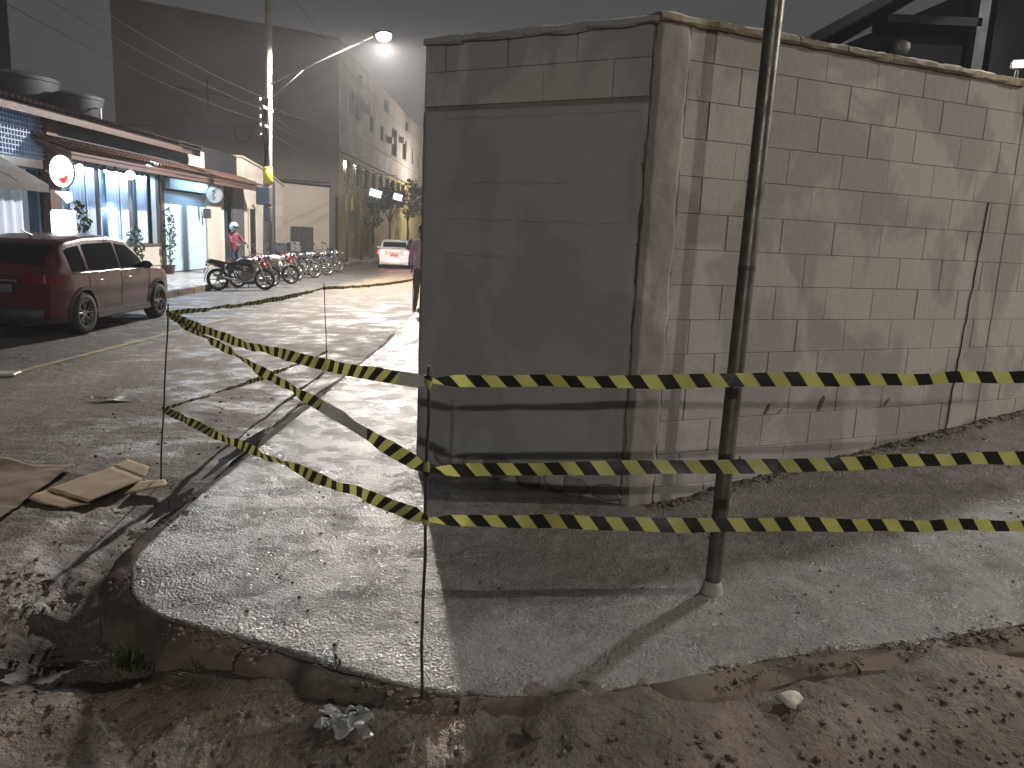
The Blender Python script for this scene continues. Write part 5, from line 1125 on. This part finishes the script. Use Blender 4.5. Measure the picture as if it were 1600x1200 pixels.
# ------------------------------------------------------------------ people
def person(loc, rz, label, top, legs, hair='hair', helmet=False, pose='stand'):
    t = thing('person', loc, label, 'person')
    J = dict(pelvis=(0, 0, .95), belly=(0, .01, 1.12), chest=(0, .0, 1.32), neck=(0, .01, 1.47), head0=(0, -.01, 1.55), head1=(0, -.02, 1.66),
             sl=(.17, .01, 1.42), el=(.24, .03, 1.14), wl=(.25, -.06, .90), sr=(-.17, .01, 1.42), er=(-.24, .03, 1.14), wr=(-.25, -.06, .90),
             hl=(.10, 0, .90), kl=(.12, -.03, .49), al=(.12, .03, .09), tl=(.13, -.14, .04), hr=(-.10, 0, .90), kr=(-.12, -.01, .49), ar=(-.13, .05, .09), tr=(-.14, -.12, .04))
    if pose == 'walk': J.update(kl=(.11, -.16, .50), al=(.11, -.22, .09), tl=(.12, -.38, .05), kr=(-.10, .02, .48), ar=(-.10, .24, .13), tr=(-.10, .10, .04), el=(.23, .12, 1.16), wl=(.24, .10, .92), er=(-.24, -.10, 1.16), wr=(-.24, -.26, .98))
    if pose == 'reach': J.update(el=(.24, -.16, 1.20), wl=(.20, -.40, 1.12), er=(-.24, -.16, 1.18), wr=(-.18, -.40, 1.10))
    rad = dict(pelvis=.15, belly=.135, chest=.15, neck=.055, head0=.075, head1=.09, sl=.065, el=.042, wl=.028, sr=.065, er=.042, wr=.028, hl=.09, kl=.062, al=.042, tl=.035, hr=.09, kr=.062, ar=.042, tr=.035)
    names = list(J); idx = {n: i for i, n in enumerate(names)}
    E_ = [('pelvis', 'belly'), ('belly', 'chest'), ('chest', 'neck'), ('neck', 'head0'), ('head0', 'head1'), ('chest', 'sl'), ('sl', 'el'), ('el', 'wl'), ('chest', 'sr'), ('sr', 'er'), ('er', 'wr'), ('pelvis', 'hl'), ('hl', 'kl'), ('kl', 'al'), ('al', 'tl'), ('pelvis', 'hr'), ('hr', 'kr'), ('kr', 'ar'), ('ar', 'tr')]
    vs = [J[n] for n in names]; rd = [rad[n] for n in names]; ed = [(idx[a], idx[b]) for a, b in E_]
    for s_, wn_ in ((1, 'wl'), (-1, 'wr')):   # hands
        w = Vector(J[wn_]); el = Vector(J['el' if s_ > 0 else 'er']); dv = (w-el).normalized(); sd = Vector((0, 1, 0)).cross(dv).normalized() if abs(dv.y) < .9 else Vector((1, 0, 0)); fwd = dv.cross(sd).normalized()
        pi = len(vs); vs.append(tuple(w+dv*.05)); rd.append(.030); ed.append((idx[wn_], pi))
        for k, (o, ln) in enumerate(((-.03, .07), (-.01, .085), (.01, .08), (.03, .065))):
            b0 = len(vs); vs.append(tuple(w+dv*.085+fwd*o)); rd.append(.0095); vs.append(tuple(w+dv*(.085+ln*.5)+fwd*o-sd*s_*.006)); rd.append(.009); vs.append(tuple(w+dv*(.08+ln*.9)+fwd*o-sd*s_*.02)); rd.append(.0075)
            ed += [(pi, b0), (b0, b0+1), (b0+1, b0+2)]
        b0 = len(vs); vs.append(tuple(w+dv*.05+fwd*-.045)); rd.append(.011); vs.append(tuple(w+dv*.085+fwd*-.06)); rd.append(.009); ed += [(pi, b0), (b0, b0+1)]
    me = bpy.data.meshes.new('body'); me.from_pydata(vs, ed, []); o = bpy.data.objects.new('body', me); COL.objects.link(o); o.parent = t
    md = o.modifiers.new('s', 'SKIN'); md.use_smooth_shade = True; o.modifiers.new('u', 'SUBSURF').levels = 2
    for i, sv in enumerate(me.skin_vertices[0].data): sv.radius = (rd[i]*(1.12 if i in (0, 1, 2) else 1), rd[i]*(.8 if i in (0, 1, 2) else 1)); sv.use_root = i == 0
    bpy.context.view_layer.update(); dg = bpy.context.evaluated_depsgraph_get(); nm = bpy.data.meshes.new_from_object(o.evaluated_get(dg)); o.modifiers.clear(); o.data = nm
    for m_ in (M[top], M[legs], M['skin'], M['black']): nm.materials.append(m_)
    for p in nm.polygons:
        c = p.center; hand = (c-Vector(J['wl'])).length < .16 and c.z < J['wl'][2]+.02 or (c-Vector(J['wr'])).length < .16 and c.z < J['wr'][2]+.02
        if hand and abs(c.x) > .15: k = 2
        elif c.z > 1.49: k = 2
        elif c.z < .085: k = 3
        elif c.z < .93 and abs(c.x) < .215: k = 1
        else: k = 0
        p.material_index = k
    nm.shade_smooth()
    hd = Vector(J['head1'])
    mb = MB(); mb.ball(hd+Vector((0, -.01, -.01)), (.078, .098, .118), 18)
    mb.ball(hd+Vector((0, -.108, -.02)), (.014, .02, .026), 8); mb.ball(hd+Vector((.08, 0, -.02)), (.012, .022, .032), 8); mb.ball(hd+Vector((-.08, 0, -.02)), (.012, .022, .032), 8); mb.build('head', M['skin'], None, True)
    h_ = COL.objects[-1] if False else bpy.data.objects[list(ORG)[-1]]; h_.parent = t
    for s_ in (-1, 1):
        mb = MB(); mb.ball(hd+Vector((s_*.032, -.098, .0)), (.014, .008, .009), 8); e_ = mb.build('eye', M['black'], None, True); e_.parent = t
    mb = MB(); mb.ball(hd+Vector((0, -.10, -.062)), (.024, .008, .006), 8); e_ = mb.build('mouth', M['tail'], None, True); e_.parent = t
    mb = MB()
    if helmet:
        mb.ball(hd+Vector((0, 0, .02)), (.135, .155, .145), 20); mb.v = [v for v in mb.v]; e_ = mb.build('helmet', M['helmet'], None, True); e_.parent = t
        mb = MB(); mb.ball(hd+Vector((0, -.06, .0)), (.112, .11, .062), 16); e_ = mb.build('visor', M['glass'], None, True); e_.parent = t
    else:
        mb.ball(hd+Vector((0, .016, .022)), (.090, .105, .118), 18); e_ = mb.build('hair', M[hair], None, True); e_.parent = t
    t.rotation_euler = (0, 0, rz); return t
person((-1.85, 15.1, -.02), R(15), 'person in a loose pink shirt standing by the far edge of the grey wall', 'pink', 'khaki', pose='walk')
person((-9.35, 25.6, -.15), R(60), 'person in a red jacket and shiny helmet standing behind the motorcycles', 'redcloth', 'jeans', helmet=True, pose='reach')

# ------------------------------------------------------------------ litter, cardboard, stones on the ground
def zr(x, y): return float(z_road(x, y))
def sheet(name, quad, mt, label, cat, nx=16, ny=12, lift=.02, amp=.012, th=.004, seed=0, parent=None):
    a, b, c, d_ = [Vector((x, y, 0)) for x, y in quad]; vs = []
    for j in range(ny+1):
        for i in range(nx+1):
            u, v = i/nx, j/ny; p = (a*(1-u)+b*u)*(1-v)+(d_*(1-u)+c*u)*v
            p.z = (zr(p.x, p.y) if name == 'canvas_sheet' else -.205)+lift+amp*mnoise.noise(Vector((u*3+seed, v*3, seed))); vs.append(p)
    n_ = nx+1; fs = [(j*n_+i, j*n_+i+1, (j+1)*n_+i+1, (j+1)*n_+i) for j in range(ny) for i in range(nx)]
    mb = MB(); mb.add(vs, fs); o = mb.build(name, M[mt], parent, True); md = o.modifiers.new('s', 'SOLIDIFY'); md.thickness = th; md.offset = -1
    if label: tag(o, label, cat)
    return o
cb = thing('cardboard_box', (-2.76, 4.95, -.2), 'flattened brown cardboard box lying on the dirt by the kerb', 'cardboard')
sheet('panel', [(-3.02, 4.80), (-2.64, 4.60), (-2.52, 5.08), (-2.86, 5.32)], 'card', None, None, lift=.045, amp=.006, seed=1, parent=cb)
sheet('flap', [(-3.10, 4.66), (-2.74, 4.50), (-2.63, 4.60), (-3.02, 4.80)], 'card', None, None, 10, 6, lift=.035, amp=.008, seed=4, parent=cb)
sheet('flap', [(-2.50, 4.78), (-2.30, 4.98), (-2.38, 5.10), (-2.53, 5.04)], 'card', None, None, 8, 6, lift=.04, amp=.008, seed=8, parent=cb)
sheet('flap', [(-2.86, 5.33), (-2.52, 5.10), (-2.60, 5.34), (-2.84, 5.50)], 'card', None, None, 8, 6, lift=.05, amp=.008, seed=12, parent=cb)
sheet('canvas_sheet', [(-3.9, 4.3), (-2.98, 4.25), (-3.15, 5.35), (-4.3, 5.6)], 'canvas', 'sand coloured cloth spread on the ground at the left edge by the cardboard', 'cloth', 40, 40, .035, .05, .006, 20)
mb = MB(); p = Vector((-6.1, 9.0, -.28)); mb.cbox(p, (.34, .22, .04), rot=Matrix.Rotation(.2, 3, 'Z'), bev=.012); tag(mb.build('white_package', M['sign_dim']), 'flat white packet lying in the road at the left edge, before the red car', 'packet')
def rock(c, r, mt, sq=.7, seed=0):
    mb = MB(); mb.ball(c, (r, r*.85, r*sq), 12); mb.v = [tuple(Vector(v)+(Vector(v)-Vector(c))*.95*mnoise.noise(Vector(v)*(1.1/r)+Vector((seed, 0, 0)))) for v in mb.v]; return mb
tag(rock((1.10, 2.62, zr(1.1, 2.62)+.02), .052, 'stone', .38, 3).build('pale_stone', M['stone'], None, True), 'pale white stone lying on the dirt in the right foreground', 'stone')
tag(rock((.12, 2.34, zr(.12, 2.34)+.02), .034, 'stone', .4, 4).build('muddy_stone', M['kerb'], None, True), 'beige stone in the mud right below the grass tuft', 'stone')
# crumpled plastic
mb = MB(); vs = []; n = 14
for j in range(n+1):
    for i in range(n+1): x = -.60+.15*i/n+.03*math.sin(j*.9); y = 2.36+.09*j/n+.02*math.sin(i*.8); vs.append((x+.012*mnoise.noise(Vector((i, j, 1.5))), y, zr(x, y)+.012+.045*abs(mnoise.noise(Vector((x*38, y*38, 2))))))
mb.add(vs, [(j*(n+1)+i, j*(n+1)+i+1, (j+1)*(n+1)+i+1, (j+1)*(n+1)+i) for j in range(n) for i in range(n)]); tag(mb.build('plastic_wrapper', M['plastic']), 'crumpled shiny plastic wrapper in the dirt left of the near rod', 'litter')
# loose rubble: countless, one object
mb = MB(); rg = random.Random(12)
for i in range(3800):
    if rg.random() < .93: x = rg.uniform(-3.6, 2.6); y = rg.uniform(1.9, 3.6)
    else: x = rg.uniform(-3.8, -1.98); y = rg.uniform(3.4, 8)
    inside = y > np.interp(x, [-1.85, -1.66, -1.18, -.6, 0, .8, 1.8, 2.6], [3.3, 2.95, 2.65, 2.44, 2.33, 2.52, 2.86, 3.1]) and x > -1.95
    if inside: continue
    r_ = rg.choice([.003, .004, .005, .006, .008, .010, .013, .016]); c = Vector((x, y, zr(x, y)+r_*.1)); b0 = len(mb.v); mb.ball(c, (r_, r_*rg.uniform(.6, 1.2), r_*rg.uniform(.4, .7)), 6, 0, Matrix.Rotation(rg.uniform(0, 3), 3, 'Z'))
    for k in range(b0, len(mb.v)): v = Vector(mb.v[k]); mb.v[k] = tuple(v+(v-c)*1.1*mnoise.noise(v*(1.1/r_)))
for i in range(1500):
    dd = rg.uniform(float(cum[8*16]), float(cum[24*16])); p, t_ = k_at(dd); nn = Vector((t_.y, -t_.x, 0)); test = Vector((.2, 8, 0)) if p.y > 5 else Vector((.6, 4.6, 0))
    if (p+nn-test).length < (p-test).length: nn = -nn
    o_ = rg.gauss(.02, .045)
    if o_ > .11 or mnoise.noise(Vector((dd*2.2, 5, 5))) < -.05: continue
    c = p+nn*o_; c.z = float(z_pave(p.x, p.y))-(.008 if o_ > 0 else 0); r_ = rg.choice([.003, .004, .006, .008, .012]); b0 = len(mb.v)
    mb.ball(c, (r_, r_*1.2, r_*.55), 6, 0, Matrix.Rotation(rg.uniform(0, 3), 3, 'Z'))
    for k in range(b0, len(mb.v)): v = Vector(mb.v[k]); mb.v[k] = tuple(v+(v-c)*1.1*mnoise.noise(v*(1.1/r_)))
tag(mb.build('rubble', M['rubble'], None), 'small stones and clods scattered over the muddy road', 'rubble', kind='stuff')
mb = MB()
for i in range(420):
    s_ = rg.uniform(0, 1); x = rg.uniform(-1.7, 4); y = rg.uniform(2.6, 6); 
    w_ = (x-c0.x)*nR.x+(y-c0.y)*nR.y; 
    ky = np.interp(x, [-1.85, -1.66, -1.18, -.6, 0, .8, 1.8, 2.6, 4], [3.5, 3.2, 2.9, 2.68, 2.55, 2.74, 3.1, 3.35, 3.95])
    if y < ky or (x > .6 and w_ < .05) or (x <= .6 and y > 4.6): continue
    r_ = rg.choice([.003, .004, .006, .009]); c = Vector((x, y, float(z_pave(x, y))+r_*.3)); mb.ball(c, (r_, r_*.9, r_*.7), 6)
tag(mb.build('grit', M['kerb'], None), 'grit and crumbs of mortar strewn on the corner pavement', 'grit', kind='stuff')
# grass tufts along the kerb
def tuft(cx, cy, z, n, h, r, label, grp='weeds along the kerb'):
    mb = MB()
    for i in range(n):
        a = rg.uniform(0, 6.28); q = rg.uniform(0, r); b = Vector((cx+math.cos(a)*q, cy+math.sin(a)*q*.6, z)); hh = h*rg.uniform(.5, 1.1); ln = Vector((math.cos(a)*rg.uniform(.1, .8), math.sin(a)*rg.uniform(.1, .8), 1)).normalized()
        w = Vector((-math.sin(a), math.cos(a), 0))*.0035; m1 = b+ln*hh*.55; tip = b+ln*hh*.9+Vector((math.cos(a), math.sin(a), -.3))*hh*.35
        mb.add([b-w, b+w, m1+w*.8, m1-w*.8, tip], [(0, 1, 2, 3), (3, 2, 4)])
    return tag(mb.build('grass_tuft', M['grass'], None), label, 'grass', grp)
tuft(.03, 2.36, -.16, 220, .12, .12, 'dense dark green grass tuft at the kerb foot right of the near rod')
tuft(-.25, 2.36, -.17, 60, .09, .08, 'small grass tuft at the foot of the near rod')
tuft(-1.15, 2.70, -.17, 90, .11, .10, 'weeds at the kerb left of the near rod')
tuft(-1.5, 2.85, -.2, 110, .13, .12, 'dark weeds in the hollow at the kerb bend')
tuft(.75, 2.50, -.17, 50, .07, .12, 'low weeds at the kerb below the steel pipe')
tuft(1.5, 2.80, -.17, 80, .09, .16, 'low weeds at the kerb in the right foreground')
tuft(-.6, 2.62, .0, 30, .05, .08, 'sparse weeds on top of the kerb left of the near rod')
# puddles
for k, (cx, cy, rx, ry, lab) in enumerate(((-3.95, 7.75, .38, .11, 'shiny puddle in the road beyond the cardboard'), (-1.925, 5.35, .05, .62, 'long thin puddle in the gutter beside the pavement edge'), (-1.91, 4.15, .055, .24, 'wet patch in the gutter near the pavement corner'), (-2.9, 3.55, .6, .07, 'thin line of water in the mud left of the kerb bend'), (-2.1, 2.75, .16, .07, 'small puddle in the mud at lower left'))):
    n = 40; mb = MB(); zc = zr(cx, cy)+.006
    if k in (1, 2): zc = .010
    pts = [(cx+rx*math.cos(a)*(1+.25*math.sin(a*5+k)+.15*math.sin(a*9)), cy+ry*math.sin(a)*(1+.25*math.sin(a*4+k)), zc+.008) for a in [2*math.pi*i/n for i in range(n)]]
    mb.add([(cx, cy, zc+.008)]+pts, [(0, i+1, (i+1) % n+1) for i in range(n)]); o = struct(mb.build('puddle', M['water']))

# ------------------------------------------------------------------ haze volume, added for the glow around the lamp
hz = bpy.data.materials.new('haze'); hz.use_nodes = True; hn = hz.node_tree; hn.nodes.clear(); ho = hn.nodes.new('ShaderNodeOutputMaterial'); hv = hn.nodes.new('ShaderNodeVolumePrincipled')
hv.inputs['Color'].default_value = (.9, .9, .92, 1); hv.inputs['Density'].default_value = .0011; hv.inputs['Anisotropy'].default_value = .3; hn.links.new(hv.outputs[0], ho.inputs['Volume'])
mb = MB(); mb.box((-260, -130, -1.6), (260, 260, 20)); o = mb.build('haze', hz); tag(o, 'thin haze added through the street for the glow around the lamp', 'haze', kind='stuff')
